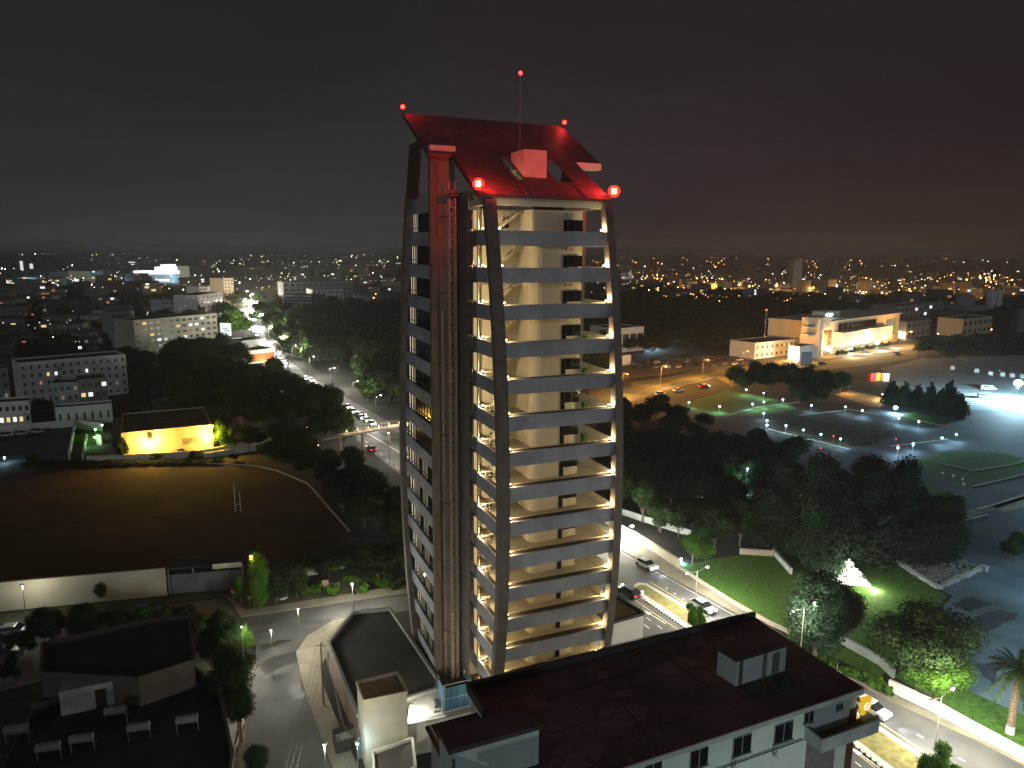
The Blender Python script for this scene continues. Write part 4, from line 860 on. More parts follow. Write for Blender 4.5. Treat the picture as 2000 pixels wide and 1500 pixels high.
for i, (x, y, t_, r_, k_) in enumerate([(485, 868, 825, 11, 'round'), (432, 875, 825, 22, 'bush'), (445, 880, 840, 18, 'bush'), (510, 870, 845, 14, 'round'), (240, 900, 850, 14, 'bush'), (305, 900, 885, 11, 'round'), (375, 900, 880, 8, 'bush'), (355, 886, 876, 8, 'round'), (455, 900, 886, 9, 'round'), (75, 820, 780, 34, 'round'), (65, 905, 885, 12, 'bush'), (155, 850, 838, 8, 'round')]):
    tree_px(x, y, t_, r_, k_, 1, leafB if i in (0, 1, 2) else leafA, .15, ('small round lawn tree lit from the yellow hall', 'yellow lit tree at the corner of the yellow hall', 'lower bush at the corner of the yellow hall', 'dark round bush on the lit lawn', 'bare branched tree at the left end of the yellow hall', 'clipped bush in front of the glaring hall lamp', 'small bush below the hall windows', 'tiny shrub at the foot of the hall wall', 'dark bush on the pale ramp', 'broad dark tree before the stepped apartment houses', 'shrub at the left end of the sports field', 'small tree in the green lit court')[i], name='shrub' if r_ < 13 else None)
for i in range(14): tree_px(60 + i * 28, 912 - i * .6, 900, 15, 'round', 0, leafA, .02, '%s hedge shrub from the left along the top of the sports field' % (ORD + ['last'])[i], group='hedge along the sports field', name='hedge_shrub')
# dense woods that read as one mass
def wood(name, label, poly, n, h, rr, seed):
    r = np.random.RandomState(seed); W = [(p.x, p.y) for p in pp(poly)]; xs = [p[0] for p in W]; ys = [p[1] for p in W]; V = []; k = 0
    base = []
    for s in range(3):
        m_ = crown('round', 0, s, leafA); a = np.empty(len(m_.vertices) * 3); m_.vertices.foreach_get('co', a); base.append(a.reshape(-1, 3))
    while k < n:
        X, Y = r.uniform(min(xs), max(xs)), r.uniform(min(ys), max(ys))
        if not inpoly(X, Y, W): continue
        rad = r.uniform(*rr); hh = r.uniform(*h); a = r.uniform(0, 6.28); b = base[k % 3]
        c, s_ = math.cos(a), math.sin(a); q = np.stack([(b[:, 0] * c - b[:, 1] * s_) * rad + X, (b[:, 0] * s_ + b[:, 1] * c) * rad + Y, b[:, 2] * hh * .5 + hh * .52], 1); V.append(q); k += 1
    V = np.concatenate(V); me_ = bpy.data.meshes.new(name); me_.from_pydata(V.tolist(), [], np.arange(len(V)).reshape(-1, 4).tolist()); me_.materials.append(leafA); me_.update()
    o = bpy.data.objects.new(name, me_); COL.objects.link(o); o['kind'] = 'stuff'; tag(o, label, 'woodland'); return o
wood('woodland', 'dark wooded park stretching beyond the avenue behind the tower', [(525, 660), (600, 722), (700, 778), (790, 812), (950, 800), (1195, 740), (1195, 600), (700, 608), (560, 610)], 620, (9, 15), (5, 8), 1)
wood('woodland', 'black belt of trees beyond the parking yard right of the tower', [(1195, 690), (1460, 685), (1600, 660), (1600, 625), (1500, 600), (1195, 600)], 420, (7, 12), (6, 10), 2)
wood('woodland', 'far dark tree belt below the distant city lights on the right', [(1195, 590), (2100, 640), (2100, 605), (1195, 570)], 420, (7, 12), (8, 13), 3)
wood('woodland', 'dark roof of trees among the far houses on the left', [(-100, 700), (260, 690), (420, 610), (300, 560), (-100, 570)], 260, (6, 11), (6, 9), 4)
# ================================================================== street lamps
def lamp(bx, by, ty, label, colr='w', power=2500, r=.22, arm=None, group=None, head=None, h=None, spot=None, pole_r=.07, name='street_lamp', cat='street lamp', dome=False):
    q = P(bx, by); h = h or zat(q.x, q.y, ty); t = thing(name, label, cat, (q.x, q.y, 0), 0, group)
    MB().bar((0, 0, 0), (0, 0, h), pole_r, 6, pole_r * .6).build('pole', steel, t)
    hs = [(0, 0)] if not arm else arm
    for (ax, ay) in hs:
        if ax or ay:
            MB().bar((0, 0, h - .3), (ax, ay, h + .25), .045, 5).build('arm', steel, t)
        hd = MB().box(ax - .28, ax + .28, ay - .12, ay + .12, h + .18, h + .30).build('lamp_head', steel, t)
        MB().ball((ax, ay, h + (.02 if r < .3 else 0)), r, 10, .8).build('lamp_glass', bulb[colr], hd)
        if power: light(t, (ax, ay, h - r * .8 - .2), power, {'w': WHITE, 'c': COOL, 's': SOD, 'y': YEL, 'r': REDC, 'a': WARM, 'g': (.5, 1, .45)}[colr], .15, spot=spot, aim=(0, 0, -1) if spot else None)
    return t
lamp(690, 1202, 1141, 'post top street lamp on the corner before the podium', 'w', 1300, .16)
lamp(586, 1270, 1231, 'short lamp standing at the bend of the yellow kerb', 'w', 520, .10, h=6, pole_r=.03)
lamp(535, 1330, 1300, 'small lamp over the middle of the down street', 'w', 600, .10, h=7, pole_r=.03)
lamp(497, 1190, 1087, 'street lamp shining through the ivy clad tree', 'y', 260, .2)
lamp(477, 1300, 1243, 'lamp hidden in the bright green junction tree', 'w', 500, .16, h=5.5)
lamp(700, 1520, 1486, 'bright white lamp beside the outbuilding', 'c', 90, .16, h=4)
lamp(640, 1600, 1560, 'lamp over the lower end of the down street', 'w', 900, .12, h=8)
pl_ = lamp(52, 1212, 1145, 'wooden utility pole with small lamp before the long white wall', 'w', 260, .10)
hn = Vector((math.cos(hr), math.sin(hr))); hp_ = Vector((hn.y, -hn.x))
ar = [tuple(hp_ * 2.2), tuple(-hp_ * 2.2)]
lamp(1358, 1186, 1114, 'double arm street lamp on the verge beside the lawn', 'w', 1500, .15, arm=ar)
lamp(1826, 1462, 1358, 'double arm street lamp beside the bright green tree', 'w', 1500, .20, arm=ar)
lamp(1560, 1310, 1240, 'street lamp behind the stair house of the nearest roof', 'w', 1700, .12, arm=ar, h=9)
lamp(1216, 1062, 1032, 'glaring lamp at the tower edge beside the boundary wall', 'w', 1500, .30, arm=ar)
lamp(2080, 1600, 1500, 'assumed street lamp beyond the frame at the lower right road end', 'w', 2000, .15, arm=ar, h=9)  # unseen lamp assumed past the frame edge to light the road
lamp(1250, 1260, 1200, 'lamp beside the white annex of the tower', 'w', 600, .12, h=8, arm=None)
for i, (bx, by) in enumerate([(790, 870), (735, 828), (690, 795), (646, 764), (606, 738), (572, 712), (548, 690), (525, 668), (508, 640), (498, 612), (490, 592), (476, 604), (480, 585)]):
    lamp(bx, by, 0, '%s slim lamp up the bright avenue counting from the tower' % ORD[i], 'w', (1500 if i < 3 else 6000 if i < 7 else 22000), .16 if i < 7 else .9, arm=[tuple(-Vector((math.sin(avh), -math.cos(avh))) * 1.8)], h=9, group='lamps along the left avenue')
for i, (bx, by) in enumerate([(760, 905), (716, 862)]): lamp(bx, by, 0, ('avenue lamp on the near kerb left of the tower', 'avenue lamp under the footbridge end')[i], 'w', 1300, .12, h=8)
for i, (bx, by) in enumerate([(1215, 775), (1290, 757), (1372, 742), (1450, 722), (1530, 706), (1610, 695), (1690, 684), (1770, 676)]):
    lamp(bx, by, 0, '%s sodium lamp from the left on the orange road beyond the park' % ORD[i], 's', 6500, .22, h=9, arm=[(1.5, -1.5)], group='sodium lamps on the orange road')
# park bollard lamps
for i, (x, y) in enumerate([(1345, 796), (1405, 804), (1469, 799), (1491, 795), (1528, 790), (1457, 770), (1491, 777), (1584, 802), (1650, 805), (1683, 812), (1491, 818), (1497, 833), (1497, 842), (1534, 843), (1568, 852), (1602, 861), (1640, 870), (1754, 828), (1793, 835), (1866, 861), (1838, 868), (1782, 880), (1752, 888)]):
    lamp(x, y + 3, 0, 'low white park lamp casting a pool of light', 'c', 300, .28, h=2.4, group='low lamps of the park paths', name='park_lamp', cat='park lamp')
lamp(1748, 808, 796, 'brightest park lamp above the curved path', 'c', 1800, .7)
lamp(1733, 780, 764, 'orange lamp by the playground path', 's', 1500, .45); lamp(1722, 783, 770, 'smaller warm lamp left of the orange playground lamp', 'a', 700, .3); lamp(1656, 770, 752, 'dim orange lamp among the playground trees', 's', 700, .2)
lamp(1984, 785, 748, 'blazing floodlight mast in the gravel lot', 'c', 60000, 1.5, name='floodlight_mast', cat='floodlight')
lamp(1268, 680, 668, 'blazing white floodlight beside the pale hall right of the tower', 'c', 9000, 1.4, name='floodlight_mast', cat='floodlight')
lamp(1553, 705, 686, 'white lamp in front of the small white office', 'w', 2500, 1.0); lamp(1760, 662, 651, 'warm lamp at the right end of the long white building', 'a', 2500, 1.0); lamp(1777, 660, 648, 'second warm lamp right of the long white building', 'a', 1500, .7)
for i_, (x_, y_, l_) in enumerate([(2085, 1360, 'assumed tall lamp beyond the right edge beside the plaza'), (2110, 1170, 'assumed tall lamp beyond the right edge by the stone bed'), (2120, 1010, 'assumed tall lamp beyond the right edge by the painted crossing'), (2110, 900, 'assumed tall lamp beyond the right edge by the park lawns')]): lamp(x_, y_, 0, l_, 'c', 1700, .2, h=11)  # unseen lamps assumed off frame, added to light the plaza and park ground
lamp(1455, 985, 967, 'white lamp glowing above the park wood', 'c', 500, .2, h=8); lamp(1456, 1020, 1004, 'cool lamp glowing deep inside the park wood', 'c', 500, .25, h=6); lamp(1614, 950, 908, 'white lamp between the tall conifers', 'c', 900, .22)
lamp(1589, 1000, 975, 'tiny white lamp inside the conifer stand', 'c', 150, .09)
for i, (x, y) in enumerate([(1627, 864), (1602, 888), (1749, 870), (1752, 882)]): lamp(x, y, 0, ('left upper', 'left lower', 'right upper', 'right lower')[i] + ' of four tiny red marker lights in the dark park', 'r', 10, .13, h=1.8, group='red marker lights in the park', name='marker_light', cat='marker light')
lamp(1330, 1100, 1090, 'ground lamp throwing green white light on shrubs', 'c', 420, .2, h=.8, name='garden_lamp', cat='garden lamp')
for i, (x, y) in enumerate([(1370, 1008), (1385, 1000), (1400, 1015), (1330, 1010), (1345, 975), (1352, 1028)]): lamp(x, y, 0, 'small cool light sparkling through the park wood', 'c', 60, .15, h=4, group='sparkling lights in the park wood', name='garden_lamp', cat='garden lamp')
for i, (x, y) in enumerate([(720, 832), (737, 829), (756, 827), (775, 826), (600, 848), (580, 856), (588, 870), (622, 886)]):
    pass
# ================================================================== footbridge
a, b = P(625, 856, 5.5), P(800, 826, 5.5); d = (b - a); ln = d.length
br = thing('footbridge', 'slim footbridge with glowing rail lights across the avenue', 'footbridge', (a.x, a.y, 0), math.atan2(d.y, d.x))
MB().box(0, ln, -1.3, 1.3, 5.1, 5.5).build('deck', conc, br)
for s in (-1, 1):
    m = MB()
    for i in range(int(ln / 1.5)): m.bar((i * 1.5, s * 1.25, 5.5), (i * 1.5, s * 1.25, 6.6), .03, 4)
    m.bar((0, s * 1.25, 6.6), (ln, s * 1.25, 6.6), .05, 4); m.bar((0, s * 1.25, 6.1), (ln, s * 1.25, 6.1), .03, 4); m.build('railing', dsteel, br)
for f_ in (.2, .45, .75): MB().bar((ln * f_, 0, 0), (ln * f_, 0, 5.1), .45, 10).build('pier', conc, br)
for i in range(6):
    x = ln * (.3 + .12 * i); MB().ball((x, 1.1, 5.9), .13, 8).build('bridge_lamp', bulb['a'], br); light(br, (x, .8, 6.2), 60, WARM, .1)
# ramp lights
for i, (x, y) in enumerate([(581, 856), (600, 851), (589, 871), (622, 888), (610, 878), (503, 826)]): lamp(x, y, 0, 'small warm lamp among the dark trees by the bridge ramp', 'a', 60, .16, h=2.5, group='small lamps by the bridge ramp', name='garden_lamp', cat='garden lamp')
lamp(450, 812, 800, 'warm garden lamp behind the lit lawn', 'a', 400, .25)
# ================================================================== buildings
offwhite = mat('off white facade', (.48, .49, .49), .9, .12, .12); greyf = mat('grey facade', (.22, .225, .23), .9, .1, .15); beigef = mat('beige facade', (.34, .31, .25), .9, .1, .15)
flatroof = mat('flat roof', (.06, .058, .055), .9, .15, .35)
WM = {}
dimglass = mat('dim window glass', (.06, .062, .065), .25)
def winmesh(wd, ht, m):
    k = (round(wd, 1), round(ht, 1), m.name)
    if k not in WM:
        me_ = bpy.data.meshes.new('window'); q = MB().box(-wd / 2, wd / 2, -.07, -.01, -ht / 2, ht / 2)
        me_.from_pydata(q.v, [], q.f); me_.materials.append(m); WM[k] = me_
    return WM[k]
def block(label, a, b, h, depth, floors=0, cols=0, wallm=None, roofm=None, lit=(), litm='y', cat='building', name='building', par=.6, group=None, wf=.45, skipf=(), base_z=0, balc=None, wh=.42):
    a, b = Vector(a), Vector(b); d = b - a; W = d.length
    t = thing(name, label, cat, (a.x, a.y, base_z), math.atan2(d.y, d.x), group)
    wo = MB().box(0, W, 0, depth, 0, h - .02).build('wall', wallm or offwhite, t)
    MB().box(.25, W - .25, .25, depth - .25, h - .019, h + .03).build('roof', roofm or flatroof, t)
    if par: MB().box(0, W, 0, .24, h - .018, h + par).box(0, W, depth - .24, depth, h - .018, h + par).box(0, .24, .241, depth - .241, h - .018, h + par).box(W - .24, W, .241, depth - .241, h - .018, h + par).build('parapet', wallm or offwhite, t)
    if floors:
        fh = h / floors; cw = W / cols
        for j in range(floors):
            if j in skipf: continue
            for i in range(cols):
                m = dimglass
                for (li, lj, c) in lit:
                    if li == i and lj == j: m = winl[c]
                o = bpy.data.objects.new('window', winmesh(cw * wf, fh * wh, m)); COL.objects.link(o); o.parent = t; o.location = (cw * (i + .5), 0, fh * (j + .52))
    if balc:
        for j in range(1, floors):
            for (x0, x1) in balc: MB().box(W * x0, W * x1, -1.2, -.08, j * h / floors, j * h / floors + .9).build('balcony', wallm or offwhite, t)
    return t
def block_px(label, L_, R_, yt, depth, **kw):
    a, b = P(*L_), P(*R_); h = zat(a.x, a.y, yt); return block(label, a, b, h, depth, **kw)
# --- long boundary wall and shed along the near street
a, b = P(-120, 1205), P(327, 1162)
wl = thing('boundary_wall', 'long plain off white wall between the sports field and the street', 'wall', (a.x, a.y, 0), 0)
MB().wall([a, b], .3, 0, 4.6).build('wall_panel', mat('stained cream wall', (.42, .40, .30), .9, .12, .25), wl, True)
MB().wall([a, b], .42, 4.601, 4.7).build('coping', dconc, wl, True)
a, b = P(330, 1160), P(475, 1148)
sh = thing('shed', 'grey metal gated shed with light fascia at the end of the white wall', 'shed', (a.x, a.y, 0), 0)
MB().wall([a, b], .2, 0, 3.2).build('gate_panel', grid_mat('grey gate sheet', (.17, .19, .21), (.08, .09, .1), .35, 9, .03), sh, True)
n_ = Vector((-(b - a).y, (b - a).x)).normalized()
MB().prism([a + n_ * .4, b + n_ * .4, b + n_ * 5, a + n_ * 5], 3.9, 4.1).build('roof', roofbrown, sh, True)
MB().wall([a.lerp(b, .6) + n_ * .3, b + n_ * .3], .1, 3.5, 4.3).build('fascia', wht, sh, True)
for f_ in (0, .33, .66, 1): p = a.lerp(b, f_); MB().bar((p.x, p.y + .3, 0), (p.x, p.y + .3, 3.9), .08, 5).build('post', wht2, sh, True)
for i, (x, y) in enumerate([(462, 985), (469, 985)]):
    pass
q = P(460, 1000); gp = thing('goal_posts', 'pair of thin pale goal posts standing in the dark sports field', 'goal posts', (q.x, q.y, 0))
q2 = P(470, 998) - q; MB().bar((0, 0, 0), (0, 0, 6.2), .06, 5).build('upright', wht, gp); MB().bar((q2.x, q2.y, 0), (q2.x, q2.y, 4.2), .06, 5).build('upright', wht, gp); MB().bar((0, 0, 1.6), (q2.x, q2.y, 1.6), .05, 5).build('crossbar', wht, gp)
fe = thing('chain_fence', 'thin chain link fence curving behind the sports field track', 'fence', (*P(600, 920), 0)); m = MB(); pts = pp([(540, 888), (580, 905), (610, 925), (640, 960), (700, 1025)])
for i in range(len(pts) - 1):
    for j in range(5): p = pts[i].lerp(pts[i + 1], j / 5); m.bar((p.x, p.y, 0), (p.x, p.y, 2.2), .035, 4)
    for h in (1.1, 2.2): m.bar((pts[i].x, pts[i].y, h), (pts[i + 1].x, pts[i + 1].y, h), .025, 4)
m.build('fence_frame', steel, fe, True)
# no-entry sign, poles and odds in the lot
q = P(457, 1185); sg_ = thing('no_entry_sign', 'round red no entry sign on a thin post at the junction', 'road sign', (q.x, q.y, 0), R(-12)); MB().bar((0, 0, 0), (0, 0, 2.2), .035, 5).build('post', steel, sg_)
MB().bar((0, -.05, 2.45), (0, -.02, 2.45), .4, 16).build('sign_disc', mat('sign red', (.45, .02, .02), .4), sg_); MB().box(-.26, .26, -.075, -.052, 2.38, 2.52).build('white_bar', linew, sg_)
q = P(489, 1192); sg_ = thing('road_sign', 'small grey road sign seen from behind beside the scrub', 'road sign', (q.x, q.y, 0)); MB().bar((0, 0, 0), (0, 0, 2.4), .035, 5).build('post', steel, sg_); MB().box(-.3, .3, -.03, .0, 1.8, 2.4).build('sign_plate', steel, sg_)
q = P(552, 1168); rk = thing('boulder', 'pale boulder lying in the scrub of the vacant lot', 'boulder', (q.x, q.y, 0)); MB().ball((0, 0, .4), .95, 7, .8).build('rock', wht2, rk)
q = P(645, 1155); tb = thing('timber_stack', 'wooden rack with a board standing in the vacant lot', 'timber rack', (q.x, q.y, 0), R(10))
MB().box(-1.2, -.2, 0, .1, .8, 2.0).build('board', mat('old board', (.25, .16, .12), .8), tb); m = MB()
for h in (.3, .8, 1.3): m.bar((-.2, 0, h), (1.4, 0, h), .05, 4)
m.bar((-1.0, 0, 0), (-1.0, 0, .8), .05, 4).bar((1.4, 0, 0), (1.4, 0, 1.6), .05, 4).bar((-.2, 0, 0), (-.2, 0, 1.6), .05, 4); m.build('rack_frame', mat('old timber', (.2, .16, .1), .8), tb)
for i, (x, y, w_) in enumerate([(595, 1122, 3), (648, 1110, 2.5), (735, 1098, 3.2)]):
    q = P(x, y); s_ = thing('ruined_slab', ('pale ruined slab at the left of the dark scrub', 'pale ruined slab in the middle of the dark scrub', 'pale ruined slab nearest the tower in the dark scrub')[i], 'ruin', (q.x, q.y, 0), R(20)); MB().add([(-w_, -.7, 0), (w_, -.7, 0), (w_, .7, 0), (-w_, .7, 0), (-w_ * .9, -.5, .6), (w_, -.6, 1.1), (w_ * .9, .6, 1.2), (-w_, .6, .5)], [(0, 3, 2, 1), (4, 5, 6, 7), (0, 1, 5, 4), (1, 2, 6, 5), (2, 3, 7, 6), (3, 0, 4, 7)]).build('slab', wht2, s_)
for i, (x, y, t_, lb_) in enumerate([(468, 1452, 1340, 'bare wooden pole beside the tall dark tree'), (632, 1378, 1255, 'bare dark pole standing in the podium garden strip')]):
    q = P(x, y); h = zat(q.x, q.y, t_); p_ = thing('utility_pole', lb_, 'utility pole', (q.x, q.y, 0)); MB().bar((0, 0, 0), (0, 0, h), .13, 7, .09).build('pole', mat('old timber', (.2, .16, .1), .8), p_)
    MB().bar((-.7, 0, h - .4), (.7, 0, h - .4), .05, 4).build('cross_arm', mat('old timber', (.2, .16, .1), .8), p_)
    w_ = MB(); a0 = Vector((-.5, 0, h - .35)); e0 = Vector((2.5, -26, h - 1))
    for dx in (0, .5, 1.0):
        for j in range(10):
            f0, f1 = j / 10, (j + 1) / 10; c0 = a0.lerp(e0, f0) + Vector((dx, 0, -1.6 * 4 * f0 * (1 - f0) * .5)); c1 = a0.lerp(e0, f1) + Vector((dx, 0, -1.6 * 4 * f1 * (1 - f1) * .5)); w_.bar(c0, c1, .02, 3)
    w_.build('overhead_wire', dsteel, p_)
# --- dark house bottom left with flat roofs and water tanks
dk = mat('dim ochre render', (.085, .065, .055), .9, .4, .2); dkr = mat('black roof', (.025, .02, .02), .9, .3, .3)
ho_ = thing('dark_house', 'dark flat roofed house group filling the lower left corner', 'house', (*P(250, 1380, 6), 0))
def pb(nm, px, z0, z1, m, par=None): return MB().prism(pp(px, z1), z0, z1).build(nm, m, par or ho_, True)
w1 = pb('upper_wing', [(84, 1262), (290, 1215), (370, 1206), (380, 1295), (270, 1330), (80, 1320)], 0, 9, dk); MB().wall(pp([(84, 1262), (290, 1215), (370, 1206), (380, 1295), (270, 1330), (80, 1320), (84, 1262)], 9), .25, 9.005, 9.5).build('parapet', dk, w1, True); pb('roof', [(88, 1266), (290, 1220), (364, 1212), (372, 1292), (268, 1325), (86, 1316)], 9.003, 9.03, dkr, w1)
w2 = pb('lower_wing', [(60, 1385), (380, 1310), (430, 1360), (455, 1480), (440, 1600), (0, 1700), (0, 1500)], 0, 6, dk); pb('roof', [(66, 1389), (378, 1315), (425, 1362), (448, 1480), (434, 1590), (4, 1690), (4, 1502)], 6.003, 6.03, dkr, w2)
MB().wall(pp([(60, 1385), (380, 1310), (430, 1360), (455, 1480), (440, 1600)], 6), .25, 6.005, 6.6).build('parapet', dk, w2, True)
q = P(120, 1400, 6); q2 = P(265, 1368, 6); n_ = (q2 - q).normalized(); n2 = Vector((-n_.y, n_.x)); pr = [q, q2, q2 + n2 * 5, q + n2 * 5]
w3 = MB().prism(pr, 6.05, 8.8).build('roof_room', mat('dim grey render', (.24, .25, .24), .9, .5, .2), ho_, True)
p = q + n_ * 3.2; MB().prism([p, p + n_ * 1.0, p + n_ * 1.0 - n2 * .05, p - n2 * .05], 6.06, 8.2).build('door', dark, w3, True)
for i, (x, y) in enumerate([(97, 1485), (162, 1468), (273, 1445), (367, 1430), (228, 1412), (35, 1450)]):
    q = P(x, y, 6.05); tk_ = thing('water_heater', ('white solar water tank at the lower left of the dark roof', 'white solar tank second from the left on the dark roof', 'largest white solar tank in the middle of the dark roof', 'white solar tank at the right end of the dark roof', 'dim solar tank furthest back on the dark roof', 'dim tank at the left edge of the dark roof')[i], 'water tank', (q.x, q.y, 6.04), R(195), 'solar water tanks on the dark roof')
    tkm = mat('tank white', (.16, .145, .135), .6)
    MB().bar((-1.0, 0, 1.5), (1.0, 0, 1.5), .42, 14).build('tank', tkm, tk_); MB().bar((-1.0, 0, 0), (-1.0, 0, 1.4), .04, 4).bar((1.0, 0, 0), (1.0, 0, 1.4), .04, 4).bar((-1, -1.5, 0), (1, -1.5, 0), .04, 4).build('stand', steel, tk_)
    MB().add([(-.95, -1.6, .1), (.95, -1.6, .1), (.95, -.3, 1.1), (-.95, -.3, 1.1), (-.95, -1.6, .16), (.95, -1.6, .16), (.95, -.3, 1.16), (-.95, -.3, 1.16)], [(0, 3, 2, 1), (4, 5, 6, 7), (0, 1, 5, 4), (1, 2, 6, 5), (2, 3, 7, 6), (3, 0, 4, 7)]).build('solar_panel', mat('solar glass', (.01, .012, .02), .4), tk_)
pat = patch('yard', [(0, 1350), (300, 1260), (480, 1230), (500, 1300), (470, 1700), (-300, 1900), (-400, 1420)], scrubm, .008)
# --- yellow lit hall
hall = block_px('long hall with brown roof glaring yellow under wall floodlights', (241, 897), (416, 878), 848, 25, floors=0, wallm=mat('ochre hall wall', (.55, .47, .30), .9, .2, .08), roofm=roofbrown, name='hall', cat='hall', par=.3)
Wd_ = (P(416, 878) - P(241, 897)).length
for i, (x0, x1, z0, z1) in enumerate([(.66, .74, 2.2, 4.0), (.75, .84, 2.6, 4.2), (.22, .38, .4, .8)]): MB().box(Wd_ * x0, Wd_ * x1, -.08, -.01, z0, z1).build('window', mat('hall window', (.22, .2, .14), .6), hall)
for x in (.30, .985):
    fb_ = MB().box(Wd_ * x - .3, Wd_ * x + .3, -1.5, -1.2, 4.8, 5.2).build('floodlight', dsteel, hall); MB().ball((Wd_ * x, -1.5, 4.6), .34, 8).build('lamp_lens', bulb['y'], fb_); light(hall, (Wd_ * x, -2.2, 4.3), 2600, YEL, .3)
MB().box(-2.5, -.02, 0, 25, 0, 6.0).build('side_wing', dconc, hall)
lamp(418, 880, 832, 'flaring yellow lamp at the hall corner above the bright tree', 'y', 700, .3)
a_ = pp([(170, 905), (300, 899), (390, 893), (440, 884), (520, 864), (560, 860)])
wl2 = thing('garden_wall', 'low cream garden wall sweeping past the yellow lit hall', 'wall', (a_[0].x, a_[0].y, 0)); MB().wall(a_, .4, 0, 1.9).build('wall_panel', cream, wl2, True)
rp = thing('ramp_wall', 'pale triangular ramp wall below the garden wall', 'wall', (*P(430, 898), 0)); MB().wall(pp([(400, 895), (500, 880)]), .4, 0, 1.4).build('wall_panel', wht2, rp, True)
# green lit court
ct = thing('court_wall', 'green glowing walled court left of the yellow lit hall', 'court', (*P(170, 870), 0)); MB().wall(pp([(136, 898), (148, 836), (200, 842)]), .35, 0, 2.6).build('wall_panel', wht, ct, True); MB().wall(pp([(162, 898), (170, 858)]), .4, 0, 1.6).build('inner_wall', wht, ct, True)
MB().wall(pp([(190, 868), (200, 870)]), .4, 0, 3).build('lit_wall', wht, ct, True)
for i, (x, y, p_) in enumerate([(201, 848, 80), (188, 857, 80), (187, 873, 160)]): lamp(x, y, 0, ('highest green white lamp of the walled court', 'middle green white lamp of the walled court', 'lowest green white lamp before the bright court wall')[i], 'g', p_, .3, h=2.8, name='court_lamp', cat='court lamp')
a_ = pp([(-80, 852), (0, 846), (146, 833)]); cw_ = thing('boundary_wall', 'pale wall along the back of the dark yard left of the green lit court', 'wall', (a_[0].x, a_[0].y, 0)); MB().wall(a_, .35, 0, 2.2).build('wall_panel', wht, cw_, True)
patch('yard', [(-120, 905), (-80, 853), (0, 848), (146, 836), (134, 897), (0, 903)], asph2, .01)
for i, (x, y) in enumerate([(40, 850), (72, 846), (12, 853)]): car('car', 'silver', False, P(x, y), R(12), ('silver car parked along the pale yard wall, middle of three', 'silver car parked along the pale yard wall, right of three', 'silver car parked along the pale yard wall, left of three')[i])
lamp(10, 905, 0, 'lone bright blue white lamp at the left edge above the field', 'c', 200, .22, h=1.5, name='garden_lamp', cat='garden lamp')
# --- apartment blocks at left
block_px('long white five storey apartment slab with two lit balconies', (45, 792), (252, 768), 712, 13, floors=5, cols=14, wallm=offwhite, lit=[(3, 3, 'y'), (4, 3, 'w'), (4, 2, 'o'), (2, 2, 'o'), (12, 1, 'd'), (8, 3, 'w'), (9, 2, 'o')], name='apartment_slab', cat='apartment block', balc=[(.27, .33), (.62, .70)], wf=.30)
block_px('grey stepped apartment house with lit rooms before the long white slab', (108, 822), (160, 818), 752, 9, floors=4, cols=4, wallm=mat('blue grey render', (.24, .28, .29), .9, .3, .2), lit=[(3, 1, 'y'), (3, 3, 'd'), (1, 2, 'd')], name='apartment_house', cat='apartment block')
block_px('right half of the stepped apartment house with brilliant white windows', (161, 818), (216, 812), 745, 10, floors=4, cols=4, wallm=mat('dark olive render', (.16, .17, .15), .9, .3, .2), lit=[(0, 0, 'y'), (1, 1, 'w'), (1, 2, 'w'), (0, 2, 'y'), (3, 3, 'w'), (0, 1, 'y')], name='apartment_house', cat='apartment block', wf=.6)
block_px('low white terrace in front of the stepped apartment house', (112, 835), (221, 825), 800, 6, floors=1, cols=7, wallm=wht, name='terrace', cat='building', wf=.28)
block_px('low white house with lit yellow ground floor at the left edge', (-40, 835), (62, 828), 792, 8, floors=2, cols=8, wallm=wht, lit=[(3, 0, 'w'), (4, 0, 'y'), (5, 0, 'w'), (6, 0, 'y')], name='house', cat='house', wf=.5)
block_px('grey annex house at the far left behind the low white house', (-60, 790), (22, 782), 728, 10, floors=3, cols=5, wallm=greyf, lit=[(4, 0, 'd')], name='house', cat='house')
block_px('long six storey office block with a few lit windows', (267, 698), (427, 676), 628, 16, floors=6, cols=13, wallm=beigef, lit=[(8, 4, 'w'), (9, 4, 'w'), (6, 4, 'y'), (2, 3, 'y'), (10, 3, 'w'), (7, 2, 'w'), (8, 3, 'o'), (5, 1, 'o'), (3, 2, 'w'), (1, 5, 'y'), (10, 5, 'w')], name='office_block', cat='office block', wf=.55)
block_px('grey flats behind the left end of the long office block', (222, 680), (268, 676), 612, 14, floors=5, cols=5, wallm=greyf, lit=[(4, 1, 'y'), (4, 2, 'y')], name='apartment_block', cat='apartment block')
block_px('pale block with lit flats above the long office block', (318, 628), (372, 624), 588, 16, floors=4, cols=7, wallm=offwhite, lit=[(1, 0, 'w'), (3, 0, 'y')], name='apartment_block', cat='apartment block')
block_px('white four storey block nearest the far avenue', (388, 628), (437, 618), 578, 18, floors=5, cols=6, wallm=wht, lit=[(0, 1, 'w'), (5, 0, 'w')], name='apartment_block', cat='apartment block')
block_px('white block behind the one nearest the far avenue', (392, 595), (430, 592), 561, 18, floors=4, cols=6, wallm=offwhite, name='apartment_block', cat='apartment block')
tb_ = block_px('slim tall tower block glowing beige beside the far avenue', (440, 598), (459, 596), 545, 16, floors=8, cols=3, wallm=mat('beige tower', (.5, .42, .28), .9, .1, .1), lit=[(2, 2, 'y'), (2, 4, 'y'), (2, 5, 'y')], name='tower_block', cat='tower block')
block_px('white top lit corner house with lit room at the avenue end', (237, 690), (262, 688), 655, 12, floors=3, cols=3, wallm=offwhite, lit=[(1, 1, 'y'), (1, 0, 'o')], name='house', cat='house')
